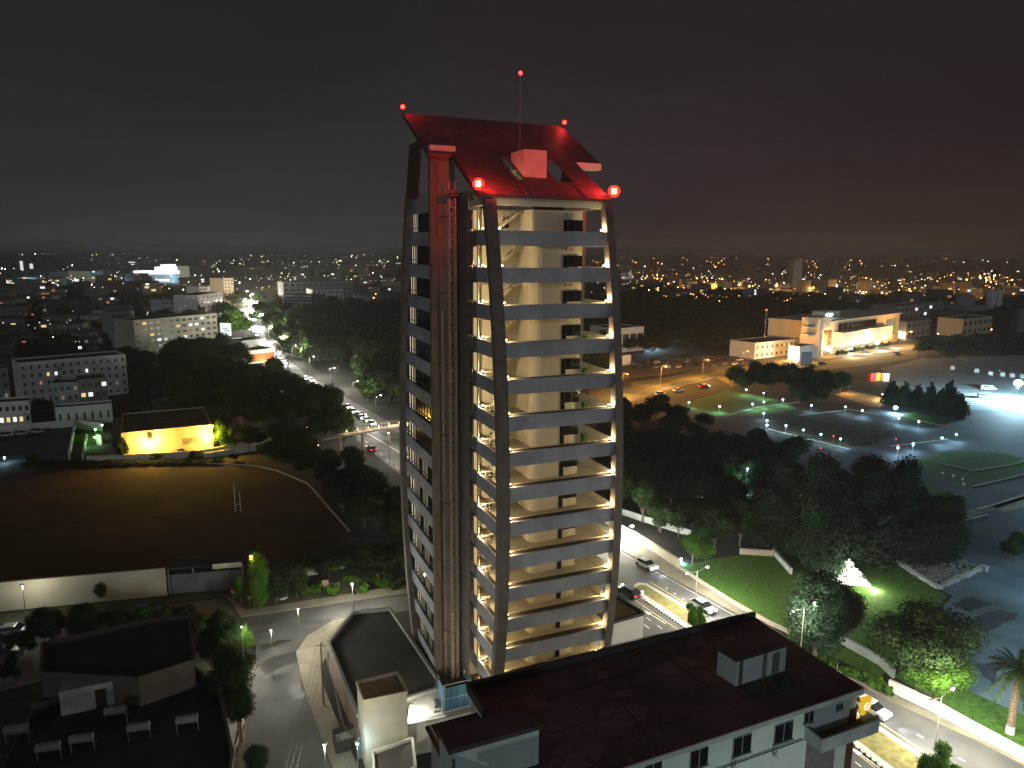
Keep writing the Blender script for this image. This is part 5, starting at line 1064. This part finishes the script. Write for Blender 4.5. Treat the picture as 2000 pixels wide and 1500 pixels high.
vl = block_px('flat roofed villa with glowing brown slatted front beside the avenue', (482, 712), (538, 705), 689, 16, wallm=wht, roofm=flatroof, name='villa', cat='villa', par=.8)
Wv = (P(538, 705) - P(482, 712)).length; MB().box(1, Wv - .5, -.12, -.01, .8, 4.6).build('slatted_screen', grid_mat('glowing brown slats', (.55, .22, .08), (.1, .04, .02), .5, 20, .08, vertical=True), vl); light(vl, (Wv / 2, -3, 2), 500, (1, .6, .3), .3)
block_px('white set back upper storey behind the brown fronted villa', (474, 696), (520, 690), 668, 14, wallm=offwhite, name='house', cat='house')
block_px('low pale house with small lit courtyard left of the villa', (455, 730), (482, 727), 706, 10, floors=1, cols=3, wallm=greyf, lit=[(1, 0, 'w')], name='house', cat='house')
block_px('long low pale roofed house left of the courtyard house', (388, 738), (452, 732), 715, 9, floors=1, cols=5, wallm=greyf, name='house', cat='house')
# lit billboard and canopy by the avenue
q = P(443, 676); bb = thing('billboard', 'glowing white square billboard beside the long office block', 'billboard', (q.x, q.y, 0), R(-20)); MB().bar((0, 0, 0), (0, 0, 8), .4, 8).build('post', steel, bb); MB().box(-3.6, 3.6, -.3, .3, 6, 13).build('sign_panel', emit('billboard face', (.93, 1, .93), 1.1, False), bb)
MB().box(-2.4, 2.0, -.34, -.31, 9.8, 10.4).box(-1.0, 2.6, -.34, -.31, 8.6, 9.2).build('sign_mark', emit('billboard mark', (.45, .55, .48), .8, False), bb)
cn = block_px('low glowing canopy at the foot of the white billboard', (424, 690), (455, 686), 680, 10, wallm=wht, name='canopy', cat='canopy', par=0); light(cn, (6, -3, 3), 3500, (.9, 1, .85), .5)
# curved road-front blocks beyond the avenue
block_px('dark banded office block right of the far avenue', (553, 622), (610, 624), 577, 22, floors=7, cols=1, wallm=greyf, name='office_block', cat='office block', wf=.96, wh=.4)
block_px('white lit block with one dazzling roof lamp beyond the wooded park', (612, 612), (672, 610), 567, 24, floors=5, cols=7, wallm=wht, lit=[(1, 3, 'w'), (2, 3, 'w')], name='office_block', cat='office block', wf=.4)
block_px('long grey block with lit signs behind the dark banded office', (555, 592), (690, 588), 552, 24, floors=4, cols=12, wallm=greyf, name='office_block', cat='office block')
for i, (x0, x1) in enumerate([(619, 625), (627, 629), (632, 641), (643, 648)]):
    pass
# --- right hand side: pale hall, office, long white building
block_px('pale flat hall lit blue white just right of the tower', (1200, 690), (1256, 684), 644, 20, floors=1, cols=4, wallm=wht, name='hall', cat='hall', wf=.8, wh=.5)
block_px('small low hut below the pale hall right of the tower', (1205, 716), (1232, 712), 697, 8, wallm=wht, name='hut', cat='hut', par=.2)
of = block_px('small white two storey office with a row of slit windows', (1473, 702), (1557, 692), 672, 16, floors=2, cols=9, wallm=wht, name='office', cat='office', wf=.3, wh=.35)
MB().bar((18, 8, 9), (18, 8, 24), .12, 5).build('flag_mast', steel, of); MB().ball((18, 8, 24.2), .5, 8).build('mast_light', far['r'], of)
block_px('long low wall and gatehouse beside the small white office', (1560, 705), (1598, 697), 678, 6, wallm=wht, name='gatehouse', cat='gatehouse', lit=(), par=.2)
q0, q1 = P(1612, 697), P(1762, 668); d = (q1 - q0).normalized(); Wm = (q1 - q0).length; n = Vector((-d.y, d.x))
mb_ = thing('museum', 'large modern white building with overhanging blank storey and glowing forecourt', 'building', (q0.x, q0.y, 0), math.atan2(d.y, d.x))
cre = mat('warm white render', (.60, .54, .45), .9, .1, .08)
MB().box(0, Wm, 3, 34, 0, 17.5).build('wall', cre, mb_); MB().box(-.5, Wm + 2, 2.4, 34.5, 17.51, 18.2).build('roof', cre, mb_)
MB().box(14, Wm * .78, -2.0, 2.98, 4.2, 12.0).build('overhanging_storey', cre, mb_); MB().box(19, Wm * .66, 2.8, 2.99, 12.4, 16.2).build('window', glass, mb_)
for x in (24, 30, 36, 42): MB().box(x, x + .3, 2.7, 2.79, 12.4, 16.2).build('mullion', cre, mb_)
MB().box(2.5, 11, 2.8, 2.99, .5, 13.5).build('glass_bay', mat('brown glass', (.09, .06, .05), .3), mb_); MB().box(-9, -5, 0, 10, 0, 21).build('pylon_wall', cre, mb_); MB().box(-4.9, -1.5, 2, 10, 0, 20).build('pylon_slot', dark, mb_); MB().box(-1.4, 8, 2.2, 9, 15, 21).build('upper_block', cre, mb_)
MB().box(-17, -9.02, 2, 6, 12, 13).box(-17, -9.02, 2, 6, 16, 17).build('balcony', cre, mb_)
MB().box(14, Wm * .76, 2.8, 2.99, .4, 4.0).build('lit_frontage', emit('forecourt glass glow', (1, .82, .5), .8, False), mb_); MB().box(Wm * .8, Wm * .95, 2.8, 2.99, 5, 15).build('lit_panel', emit('yellow lit slots', (1, .75, .35), .35, False), mb_)
MB().box(22, 40, 12, 20, 18.21, 22).build('roof_plant', cre, mb_); MB().box(22, 30, 11.7, 11.99, 19.5, 20.6).build('lit_slot', far['c'], mb_)
for x, p_ in ((10, 2500), (30, 2500), (50, 2500), (70, 1800)): light(mb_, (x, -9, 3), p_, (1, .85, .6), .4)
for i in range(14):
    q = q0 + d * (4 + i * 5.2) - n * 4.5; tree((q.x, q.y), rnd.uniform(2.4, 4), 1.5, 'round', 0, leafA, .15, 'small dark tree before the glowing forecourt of the white building', group='forecourt trees', name='forecourt_tree')
lamp(1661, 690, 683, 'dazzling white lamp at the left of the glowing forecourt', 'w', 3500, 1.2); lamp(1712, 676, 669, 'dazzling lamp in the middle of the glowing forecourt', 'w', 2500, 1.1)
block_px('grey two storey house right of the large white building', (1768, 662), (1815, 654), 630, 14, floors=2, cols=5, wallm=greyf, name='house', cat='house')
block_px('cream corner house beyond the tree belt on the right', (1878, 658), (1935, 650), 625, 16, floors=2, cols=6, wallm=mat('cream house', (.5, .43, .28), .9, .1, .1), name='house', cat='house')
block_px('wide dim block with orange lower floor behind the white building', (1745, 638), (1800, 634), 600, 20, floors=3, cols=6, wallm=beigef, lit=[(4, 2, 'w')], name='apartment_block', cat='apartment block')
block_px('dim block with three lit windows left of the church', (1800, 632), (1838, 630), 594, 20, floors=3, cols=4, wallm=greyf, lit=[(0, 1, 'w'), (1, 2, 'w'), (0, 0, 'w')], name='apartment_block', cat='apartment block')
# church with dome and belfry
q = P(1905, 625); ch_ = thing('church', 'dim pale church with round dome and twin belfries on the right', 'church', (q.x, q.y, 0), R(20))
MB().box(-14, 14, 0, 30, 0, 12).build('nave', greyf, ch_); MB().bar((0, 12, 12), (0, 12, 16), 8, 16).ball((0, 12, 16), 8, 16, .8).build('dome', greyf, ch_)
for x in (16, 24): MB().box(x, x + 5, 0, 5, 0, 22).add([(x, 0, 22), (x + 5, 0, 22), (x + 5, 5, 22), (x, 5, 22), (x + 2.5, 2.5, 27)], [(0, 1, 4), (1, 2, 4), (2, 3, 4), (3, 0, 4)]).build('belfry', offwhite, ch_)
q = P(1573, 722); bb = thing('roadside_billboard', 'tall dark billboard panel standing against the orange road', 'billboard', (q.x, q.y, 0), R(15)); MB().box(-2.8, 2.8, -.25, .25, 2, 8.5).build('sign_panel', mat('grey poster', (.12, .14, .17), .6), bb); MB().bar((-2, 0, 0), (-2, 0, 2), .15, 6).bar((2, 0, 0), (2, 0, 2), .15, 6).build('post', dsteel, bb)
# playground huts
for i, (x, y, c_, lb_) in enumerate([(1705, 745, 'r', 'small red lit kiosk in the playground'), (1716, 744, 'y', 'small yellow lit kiosk beside the red one'), (1731, 745, 'w', 'narrow white lit kiosk at the right of the playground')]):
    q = P(x, y); k_ = thing('kiosk', lb_, 'kiosk', (q.x, q.y, 0), R(10)); MB().box(-1.3, 1.3, 0, 2, 0, 3.6).build('body', {'r': mat('kiosk red', (.5, .04, .04), .6), 'y': mat('kiosk yellow', (.6, .42, .05), .6), 'w': wht}[c_], k_); MB().box(-1.5, 1.5, -.2, 2.2, 3.61, 3.8).build('roof', dark, k_); light(k_, (0, -2.5, 2.5), 90, WARM, .2)
# --- boundary walls on the right
def gwall(label, px, h, th=.35, m=None, name='boundary_wall', cap=None):
    pts = pp(px); t = thing(name, label, 'wall', (pts[0].x, pts[0].y, 0)); MB().wall(pts, th, 0, h).build('wall_panel', m or wht, t, True); MB().wall(pts, th + .1, h + .001, h + .09).build('coping', m or wht, t, True); return t
gwall('cream boundary wall running from the tower edge to the lawn corner', [(1180, 1020), (1210, 1040), (1272, 1075), (1326, 1110)], 1.6, m=cream)
gwall('low yellow lit kerb wall along the edge of the lawn', [(1328, 1112), (1422, 1174), (1500, 1218), (1542, 1238)], .45, m=cream, name='kerb_wall')
gwall('bright white wall with railings beside the road under the globe lamp', [(1735, 1348), (1830, 1394), (1900, 1434), (2010, 1494), (2200, 1590)], 1.4, m=wht)
gwall('low rear wall behind the road verge plants', [(1640, 1255), (1720, 1300), (1745, 1325)], 1.2, m=wht2)
gwall('thin pale wall crossing the dark end of the lawn', [(1510, 1082), (1545, 1122)], 1.0, m=wht2); gwall('broken light wall at the back of the lawn', [(1445, 1082), (1510, 1086)], 1.0, m=cream)
gwall('pale wall fragments inside the park wood', [(1200, 1000), (1260, 1020), (1350, 1048)], 1.2, m=wht2)
rl = thing('railing', 'thin dark railing on top of the bright white wall', 'railing', (*P(1735, 1348), 1.5)); m = MB(); pts = pp([(1735, 1348), (1830, 1394), (1900, 1434), (2010, 1494), (2200, 1590)])
for i in range(4):
    a, b = pts[i], pts[i + 1]; n_ = int((b - a).length / .5)
    for j in range(n_): p = a.lerp(b, j / n_); m.bar((p.x, p.y, 1.5), (p.x, p.y, 2.5), .018, 3)
    m.bar((a.x, a.y, 2.5), (b.x, b.y, 2.5), .03, 4)
me_o = m.build('rail_bars', dsteel, rl, True)
for v_ in me_o.data.vertices: v_.co.z -= 1.5
# verge plants behind the road
for i in range(26):
    q = P(1545 + i * 7.6 + rnd.uniform(-4, 4), 1258 + i * 3.9 + rnd.uniform(-5, 5)); tree(q, rnd.uniform(.8, 1.7), rnd.uniform(.7, 1.2), 'bush', 0, leafB, .05, 'low verge shrub between the pavement and the lawn', group='verge shrubs by the lawn', cat='shrub')
# --- floodlit white stone statue group
q = P(1652, 1133); stt = thing('statue', 'brilliantly floodlit white stone statue group of seated figures', 'statue', (q.x, q.y, 0), R(-10))
sm = mat('white marble', (.78, .78, .76), .6); MB().box(-3.0, 3.0, -1.8, 2.2, 0, .8).box(-2.5, 2.5, -1.3, 1.8, .81, 1.5).build('plinth', sm, stt)
def figure(x, y, z, s, lean=0.0, arm=1):
    m = MB(); r_ = lambda p, q_, a, b: m.bar((x + p[0] * s, y + p[1] * s, z + p[2] * s), (x + q_[0] * s, y + q_[1] * s, z + q_[2] * s), a * s, 9, b * s)
    r_((0, 0, .3), (lean, 0, 1.15), .34, .30); r_((lean, 0, 1.1), (lean, -.02, 1.5), .34, .12); m.ball((x + lean * s, y - .03 * s, z + 1.72 * s), .19 * s, 10, 1.2)
    for k in (-1, 1): r_((k * .18, 0, .35), (k * .24, -.75, .42), .2, .15); r_((k * .24, -.75, .42), (k * .26, -.7, -.35), .15, .10); m.ball((x + k * .24 * s, y - .75 * s, z + .42 * s), .16 * s, 8); r_((k * .34 + lean, 0, 1.3), (k * .5 + lean, -.2 * arm, .85), .11, .09); r_((k * .5 + lean, -.2 * arm, .85), (k * .3, -.6, .62), .09, .07)
    m.ball((x, y, z + .3 * s), .38 * s, 9, .8); return m
def solid(mb, name):
    o = mb.build(name, sm, stt); md = o.modifiers.new('remesh', 'REMESH'); md.mode = 'VOXEL'; md.voxel_size = .10; md.use_smooth_shade = True; return o
stt.scale = (1.1, 1.05, .62)
solid(figure(0.2, .2, 3.6, 1.35, 0), 'seated_figure'); solid(figure(-1.5, -.4, 1.6, 1.3, .1), 'seated_figure'); solid(figure(1.4, -.4, 1.5, 1.3, -.1), 'seated_figure')
blk = MB().add([(-2.2, -.7, 1.5), (2.2, -.7, 1.5), (2.2, 1.5, 1.5), (-2.2, 1.5, 1.5), (-.8, -.1, 4.0), (1.0, -.1, 4.0), (1.0, 1.0, 4.1), (-.8, 1.0, 4.1)], [(0, 3, 2, 1), (4, 5, 6, 7), (0, 1, 5, 4), (1, 2, 6, 5), (2, 3, 7, 6), (3, 0, 4, 7)]); blk.build('stone_mass', sm, stt)
for x in (-3.6, 3.2): MB().box(x - .2, x + .2, -3.2, -2.9, 0, .3).build('floodlight', dsteel, stt); light(stt, (x, -3.0, .6), 380, WHITE, .15)
light(stt, (0, -4.5, 5.5), 600, WHITE, .2)
# rubble bed: each boulder of the rim, the rest of the heap as ground cover
rb_px = [(1728, 1085), (1820, 1080), (1925, 1108), (1832, 1150)]
W4 = pp(rb_px); wp4 = [(p.x, p.y) for p in W4]; rm = mat('rubble stone', (.20, .20, .18), .95, 1.2, .3); rr = random.Random(11); m = MB(); k = 0
def rockmb(m, X, Y, s, z=0): 
    n0 = len(m.v); m.ball((X, Y, z + s * .35), s, 6, .7)
    m.v[n0:] = [(p[0] + rr.uniform(-.2, .2) * s, p[1] + rr.uniform(-.2, .2) * s, max(z, p[2] + rr.uniform(-.15, .15) * s)) for p in m.v[n0:]]; return m
while k < 620:
    X, Y = rr.uniform(min(p[0] for p in wp4), max(p[0] for p in wp4)), rr.uniform(min(p[1] for p in wp4), max(p[1] for p in wp4))
    if inpoly(X, Y, wp4): rockmb(m, X, Y, rr.uniform(.22, .55), .02); k += 1
o = m.build('rubble_bed', rm); o['kind'] = 'stuff'; tag(o, 'bed of dark broken stones beside the plaza', 'rubble')
rp0 = None
for a, b, n_ in ((W4[0], W4[3], 20), (W4[3], W4[2], 15)):
    for i in range(n_):
        p = a.lerp(b, (i + .5) / n_)
        if rp0 is None or i % 5 == 0: rp0 = rockmb(MB(), 0, 0, .62).build('rim_stone', wht2); rp0['label'] = 'x'; oo = rp0
        else: oo = rp0.copy(); COL.objects.link(oo)
        oo.location = (p.x, p.y, .02); oo.rotation_euler = (0, 0, rr.uniform(0, 6)); tag(oo, 'pale rim stone edging the bed of dark broken stones', 'stone', 'rim stones of the rubble bed')
for i, (x, y) in enumerate([(1926, 1112), (1906, 1098)]):
    pass
q = P(1926, 1116); b_ = thing('litter_bin', 'small pale litter bin at the right tip of the stone bed', 'bin', (q.x, q.y, 0)); MB().bar((0, 0, 0), (0, 0, 1.0), .3, 10, .36).build('bin_body', wht2, b_)
# park signs
for i, (x, y) in enumerate([(1860, 945), (1839, 940), (1878, 952), (1728, 912), (1880, 962)]):
    q = P(x, y); s_ = thing('park_sign', '%s tiny pale traffic sign on the dark park road' % ('tall middle', 'left of the middle', 'right of the middle', 'far left lone', 'furthest right')[i], 'sign', (q.x, q.y, 0), 0, 'little traffic signs in the park'); MB().bar((0, 0, 0), (0, 0, 1.9), .04, 4).build('post', steel, s_); MB().bar((0, -.04, 2.1), (0, 0, 2.1), .3, 8).build('sign_plate', wht, s_)
# ================================================================== the far city
fw = [grid_mat('far facade ' + n_, c, tuple(x * .5 for x in c), 3.4, 3.1, .75, vertical=True) for n_, c in (('pale', (.26, .26, .27)), ('grey', (.15, .15, .16)), ('beige', (.22, .19, .15)), ('dim', (.09, .09, .10)))]
taken = []
def scatter(n, xr, yr, group_rows, warm, seed, avoid):
    r = random.Random(seed); k = 0; t_ = 0
    while k < n and t_ < 9000:
        t_ += 1; x = r.uniform(*xr); y = yr[0] + (yr[1] - yr[0]) * r.random() ** 1.15
        if any(x0 <= x <= x1 and y0 <= y <= y1 for x0, y0, x1, y1 in avoid): continue
        q = P(x, y); wd = r.uniform(12, 28); dp = r.uniform(10, 18); 
        if any((q.x - a) ** 2 + (q.y - b) ** 2 < (wd * .5 + c) ** 2 for a, b, c in taken): continue
        taken.append((q.x, q.y, wd * .55)); k += 1
        h = r.choice([6.5, 6.5, 9.5, 12.5, 12.5, 16, 19] if y < 650 else [6.5, 6.5, 9.5, 12.5]); an = r.choice([R(22), R(-18), R(8), R(35)]) + r.uniform(-.1, .1)
        row = next(nm for lim, nm in group_rows if y <= lim); mt = r.choice(fw); col = {'pale': 'pale', 'grey': 'grey', 'beige': 'beige', 'dim': 'dark'}[mt.name.split()[-1]]
        nl = r.choice([0, 1, 1, 2, 3, 4]); st = int(h / 3.1)
        t = thing('town_house' if st < 4 else 'town_block', '%s %s %s, %s' % (col, {2: 'two storey', 3: 'three storey', 4: 'four storey', 5: 'five storey', 6: 'six storey'}[st], 'house' if st < 4 else 'block', row), 'house' if st < 4 else 'apartment block', (q.x, q.y, 0), an, '%s %s' % (col, row))
        MB().box(-wd / 2, wd / 2, 0, dp, 0, h).build('wall', mt, t); MB().box(-wd / 2 - .2, wd / 2 + .2, -.2, dp + .2, h + .01, h + .5).build('roof', flatroof, t)
        if r.random() < .5: MB().box(-2, 2, dp * .4, dp * .4 + 4, h + .51, h + 3).build('stair_house', mt, t)
        s = max(1.0, q.length / 480)
        for j in range(nl):
            wx = r.uniform(-wd * .42, wd * .42); wz = 1.6 + 3.1 * r.randrange(st); ws = r.uniform(.6, 1.3) * s
            MB().box(wx - ws, wx + ws, -.12, -.02, wz, wz + 1.3 * min(s, 1.6)).build('lit_window', winl[r.choice('wwyyo') if not warm else r.choice('yyoow')] if r.random() < .75 else winl['d'], t)
avL = [(0, 690, 260, 800), (255, 610, 435, 710), (300, 560, 480, 640), (438, 540, 540, 760), (480, 650, 620, 760), (330, 700, 700, 860), (245, 700, 330, 860), (545, 560, 700, 640), (215, 650, 265, 705)]
rowsL = [(540, 'far in the haze left of the avenue'), (575, 'in the distant quarter left of the avenue'), (620, 'in the middle rows left of the avenue'), (700, 'in the nearer rows at the left'), (900, 'among dark trees at the left edge')]
scatter(150, (-60, 520), (520, 735), rowsL, False, 21, avL)
scatter(26, (500, 790), (520, 572), [(900, 'far behind the wooded park left of the tower')], False, 23, avL)
rowsR = [(545, 'far in the haze right of the tower'), (580, 'in the orange lit distant quarter on the right'), (620, 'in the middle rows on the right'), (700, 'in the nearer rows on the right')]
scatter(120, (1205, 2060), (532, 655), rowsR, True, 22, [(1205, 598, 1560, 700), (1560, 612, 1780, 720), (1205, 640, 1600, 760), (1780, 612, 1850, 700), (1860, 585, 1960, 665)])
# bright landmarks on the left skyline
q0 = P(262, 552); lm = thing('terraced_hotel', 'brilliant white terraced building glowing on the left skyline', 'building', (q0.x, q0.y, 0), 0); u_ = q0.length / F
MB().box(0, 66 * u_, 0, 30, 0, 14 * u_).build('wall', offwhite, lm)
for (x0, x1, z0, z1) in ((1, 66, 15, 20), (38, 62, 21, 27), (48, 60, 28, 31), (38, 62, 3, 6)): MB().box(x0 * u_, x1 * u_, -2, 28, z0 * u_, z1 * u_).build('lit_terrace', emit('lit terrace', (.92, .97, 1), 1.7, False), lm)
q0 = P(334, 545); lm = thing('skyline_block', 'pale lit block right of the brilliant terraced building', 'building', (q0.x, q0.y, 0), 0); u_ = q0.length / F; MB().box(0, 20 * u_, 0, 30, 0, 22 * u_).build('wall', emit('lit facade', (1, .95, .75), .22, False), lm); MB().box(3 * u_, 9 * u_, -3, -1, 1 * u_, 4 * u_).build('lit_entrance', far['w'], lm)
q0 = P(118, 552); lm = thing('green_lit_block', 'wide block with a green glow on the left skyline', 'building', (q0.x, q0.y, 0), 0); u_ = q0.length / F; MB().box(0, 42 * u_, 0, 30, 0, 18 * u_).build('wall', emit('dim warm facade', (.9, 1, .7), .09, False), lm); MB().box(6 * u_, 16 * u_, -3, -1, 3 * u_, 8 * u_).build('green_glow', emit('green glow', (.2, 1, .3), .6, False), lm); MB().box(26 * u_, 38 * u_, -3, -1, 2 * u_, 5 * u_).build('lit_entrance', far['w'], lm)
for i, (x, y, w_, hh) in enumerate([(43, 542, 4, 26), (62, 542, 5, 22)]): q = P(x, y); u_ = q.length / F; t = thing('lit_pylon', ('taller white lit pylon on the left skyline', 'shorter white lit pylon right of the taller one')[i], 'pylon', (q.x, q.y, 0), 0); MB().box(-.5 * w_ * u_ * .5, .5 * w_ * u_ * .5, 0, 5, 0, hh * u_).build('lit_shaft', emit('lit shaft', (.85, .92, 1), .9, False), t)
MBx = thing('skyline_towers', 'tall dim tower standing on the right skyline', 'tower block', (*P(1556, 560), 0)); u_ = P(1556, 560).length / F; MB().box(-7 * u_, 7 * u_, 0, 30, 0, 48 * u_).build('wall', fw[1], MBx); MBx.name = 'skyline_tower'
# individual bright town lamps, as in the photograph
TL_ = [(62, 553, 'c', 1.8), (22, 520, 'c', 1.1), (210, 549, 'c', 2.2), (218, 551, 'c', 2.0), (232, 556, 'c', 1.5), (256, 549, 'c', 1.8), (185, 543, 'w', 1.3), (88, 546, 's', 1.3), (355, 547, 'c', 1.5), (380, 547, 'c', 1.5), (184, 569, 'w', 1.4), (330, 571, 's', 2.0), (195, 605, 'w', 1.2), (160, 600, 'y', 1.1), (298, 560, 'w', 1.2), (310, 560, 'w', 1.2), (224, 578, 'w', 1.0), (157, 585, 'w', 1.0), (46, 573, 'w', 1.2), (60, 575, 'w', 1.0), (110, 606, 'y', 1.1), (30, 676, 'y', .6), (30, 686, 's', .6), (159, 662, 'c', .7), (105, 664, 'w', .6), (34, 648, 'w', .6), (418, 546, 'w', 1.3), (436, 546, 'w', 1.3), (468, 552, 'w', 1.2), (459, 578, 's', 1.8), (447, 599, 's', 1.8), (452, 601, 's', 1.5), (484, 583, 's', 1.7), (488, 588, 's', 1.2), (483, 592, 'r', 1.2), (503, 592, 'w', 3.0), (556, 556, 'y', 2.6), (548, 578, 's', 1.6), (545, 580, 'w', 1.6), (632, 572, 'w', 3.2), (670, 572, 'c', 2.0), (648, 611, 's', 1.0), (734, 575, 's', 1.0), (730, 583, 's', 1.3), (613, 670, 'w', .5), (680, 631, 'w', .7), (600, 548, 'w', 1.3), (680, 537, 'w', 1.4), (708, 527, 'w', 1.6), (694, 534, 'y', 1.6), (524, 630, 'c', 1.2), (533, 634, 'c', 1.6),
       (1530, 555, 'w', 3.4), (1516, 558, 's', 2.4), (1504, 561, 's', 1.8), (1487, 562, 'w', 1.6), (1463, 559, 's', 2.0), (1443, 556, 's', 2.0), (1407, 559, 's', 2.0), (1387, 560, 's', 2.0), (1365, 560, 's', 1.6), (1345, 566, 's', 1.4), (1335, 563, 's', 1.8), (1305, 554, 's', 1.4), (1557, 562, 's', 2.4), (1583, 564, 's', 2.0), (1588, 562, 's', 2.0), (1615, 565, 's', 2.2), (1633, 558, 'w', 2.6), (1647, 567, 's', 2.0), (1629, 566, 's', 2.0), (1685, 571, 's', 2.0), (1686, 578, 's', 1.5), (1722, 572, 's', 1.6), (1764, 574, 's', 2.6), (1794, 580, 's', 2.4), (1824, 579, 's', 2.8), (1775, 565, 's', 1.4), (1823, 567, 's', 1.4), (1875, 582, 's', 2.0), (1888, 586, 's', 2.2), (1917, 584, 's', 2.4), (1983, 588, 's', 2.4), (1878, 577, 's', 1.4), (1952, 592, 'y', 1.8), (1576, 599, 'w', 1.2), (1525, 590, 's', 1.4), (1440, 597, 'y', 1.4), (1390, 590, 'c', 1.8), (1385, 590, 'c', 1.6), (1240, 608, 's', 1.1), (1305, 606, 's', .9), (1634, 595, 'r', 1.3), (1204, 535, 'w', 2.4), (1212, 536, 'w', 2.0), (1262, 535, 's', 1.8), (1282, 537, 's', 1.4), (1410, 545, 's', 1.4), (1409, 532, 'w', 1.2), (1397, 521, 's', 1.2), (1935, 647, 's', 1.2), (1831, 656, 'w', .8), (1848, 597, 'w', 1.2), (1786, 597, 'w', 1.0), (1805, 612, 'w', 1.0), (1950, 733, 'w', .4)]
for i, (x, y, c_, r_) in enumerate(TL_):
    q = P(x, y + 6 if y < 600 else y + 8); h = max(4, zat(q.x, q.y, y)); side_ = 'left of the tower' if x < 800 else 'right of the tower'; cn_ = {'c': 'cool white', 'w': 'white', 's': 'orange', 'y': 'yellow', 'r': 'red'}[c_]
    dist = 'far' if y < 575 else 'mid distant'
    t = thing('town_lamp', '%s glowing %s town lamp among the houses %s' % (dist, cn_, side_), 'street lamp', (q.x, q.y, 0), 0, '%s %s town lamps %s' % (dist, cn_, side_))
    MB().bar((0, 0, 0), (0, 0, h), .15, 4).build('pole', dsteel, t); MB().ball((0, 0, h), r_ * q.length / F * .9, 8).build('lamp_glass', far[c_], t)
    if r_ > 1.3: light(t, (0, -2 - r_ * q.length / F, h), 2500 * r_ * (q.length / 700) ** 1.2, {'w': WHITE, 'c': COOL, 's': SOD, 'y': YEL, 'r': REDC}[c_], .5)
# the rest of the lights and roofs out to the horizon: nobody could count them
def cloud(name, label, m, n, xr, yr, szr, seed):
    r = random.Random(seed); mb = MB()
    for i in range(n):
        if i % 9 == 0: cx_ = r.uniform(*xr); cy_ = yr[0] + (yr[1] - yr[0]) * r.random() ** 1.25; sp_ = r.uniform(8, 60)
        x = cx_ + r.gauss(0, sp_); y = min(yr[1], max(yr[0], cy_ + r.gauss(0, sp_ * .10 + 1.5)))
        if not xr[0] - 30 < x < xr[1] + 30: continue
        q = P(x, y); s = (szr[0] * .55 + (szr[1] - szr[0] * .55) * r.random() ** 2.2) * q.length / F; z = r.uniform(3, 14)
        mb.ball((q.x, q.y, z), s, 4)
    o = mb.build(name, m); o['kind'] = 'stuff'; tag(o, label, 'city lights'); return o
cloud('city_lights', 'white specks of distant city light left of the tower', far['w'], 480, (0, 1010), (499, 560), (.35, .75), 1)
cloud('city_lights', 'yellow specks of distant city light left of the tower', far['y'], 220, (0, 1010), (500, 570), (.35, .8), 2)
cloud('city_lights', 'white specks of distant city light right of the tower', far['w'], 240, (990, 2000), (507, 600), (.35, .75), 3)
cloud('city_lights', 'orange specks of distant city light right of the tower', far['s'], 520, (990, 2000), (506, 605), (.4, .95), 4)
cloud('city_lights', 'bright orange lamps massed in the distant quarter on the right', far['s'], 110, (1215, 1990), (548, 586), (.7, 1.5), 15)
cloud('city_lights', 'white lamps massed among the houses on the left', far['w'], 90, (0, 440), (535, 640), (.5, 1.0), 16)
cloud('city_lights', 'cool window specks among the nearer houses at left', winl['w'], 60, (0, 420), (560, 680), (.6, 1.2), 5)
m = MB(); r = random.Random(9)
for i in range(1500):
    x = r.uniform(-100, 2100); y = 501 + 45 * r.random() ** 1.4; q = P(x, y); s = r.uniform(10, 26) * (1 + q.length / 6000); m.box(q.x - s / 2, q.x + s / 2, q.y, q.y + s, 0, r.uniform(5, 16) * (1 + q.length / 9000))
o = m.build('distant_city', fw[3]); o['kind'] = 'stuff'; tag(o, 'sprawl of dim distant buildings reaching the horizon', 'distant city')
# ================================================================== night haze lying over the town
hz = MB().box(-15500, 15500, -290, 15500, -1, 84).build('haze', None); hz['kind'] = 'stuff'; tag(hz, 'thin even night haze over the whole town', 'haze')
hm = bpy.data.materials.new('haze'); hm.use_nodes = True; t = hm.node_tree; t.nodes.clear(); pv = t.nodes.new('ShaderNodeVolumePrincipled'); o = t.nodes.new('ShaderNodeOutputMaterial')
pv.inputs['Color'].default_value = (.9, .9, .9, 1); pv.inputs['Density'].default_value = 0.00012; pv.inputs['Anisotropy'].default_value = 0.3; t.links.new(pv.outputs[0], o.inputs['Volume']); hz.data.materials.append(hm)
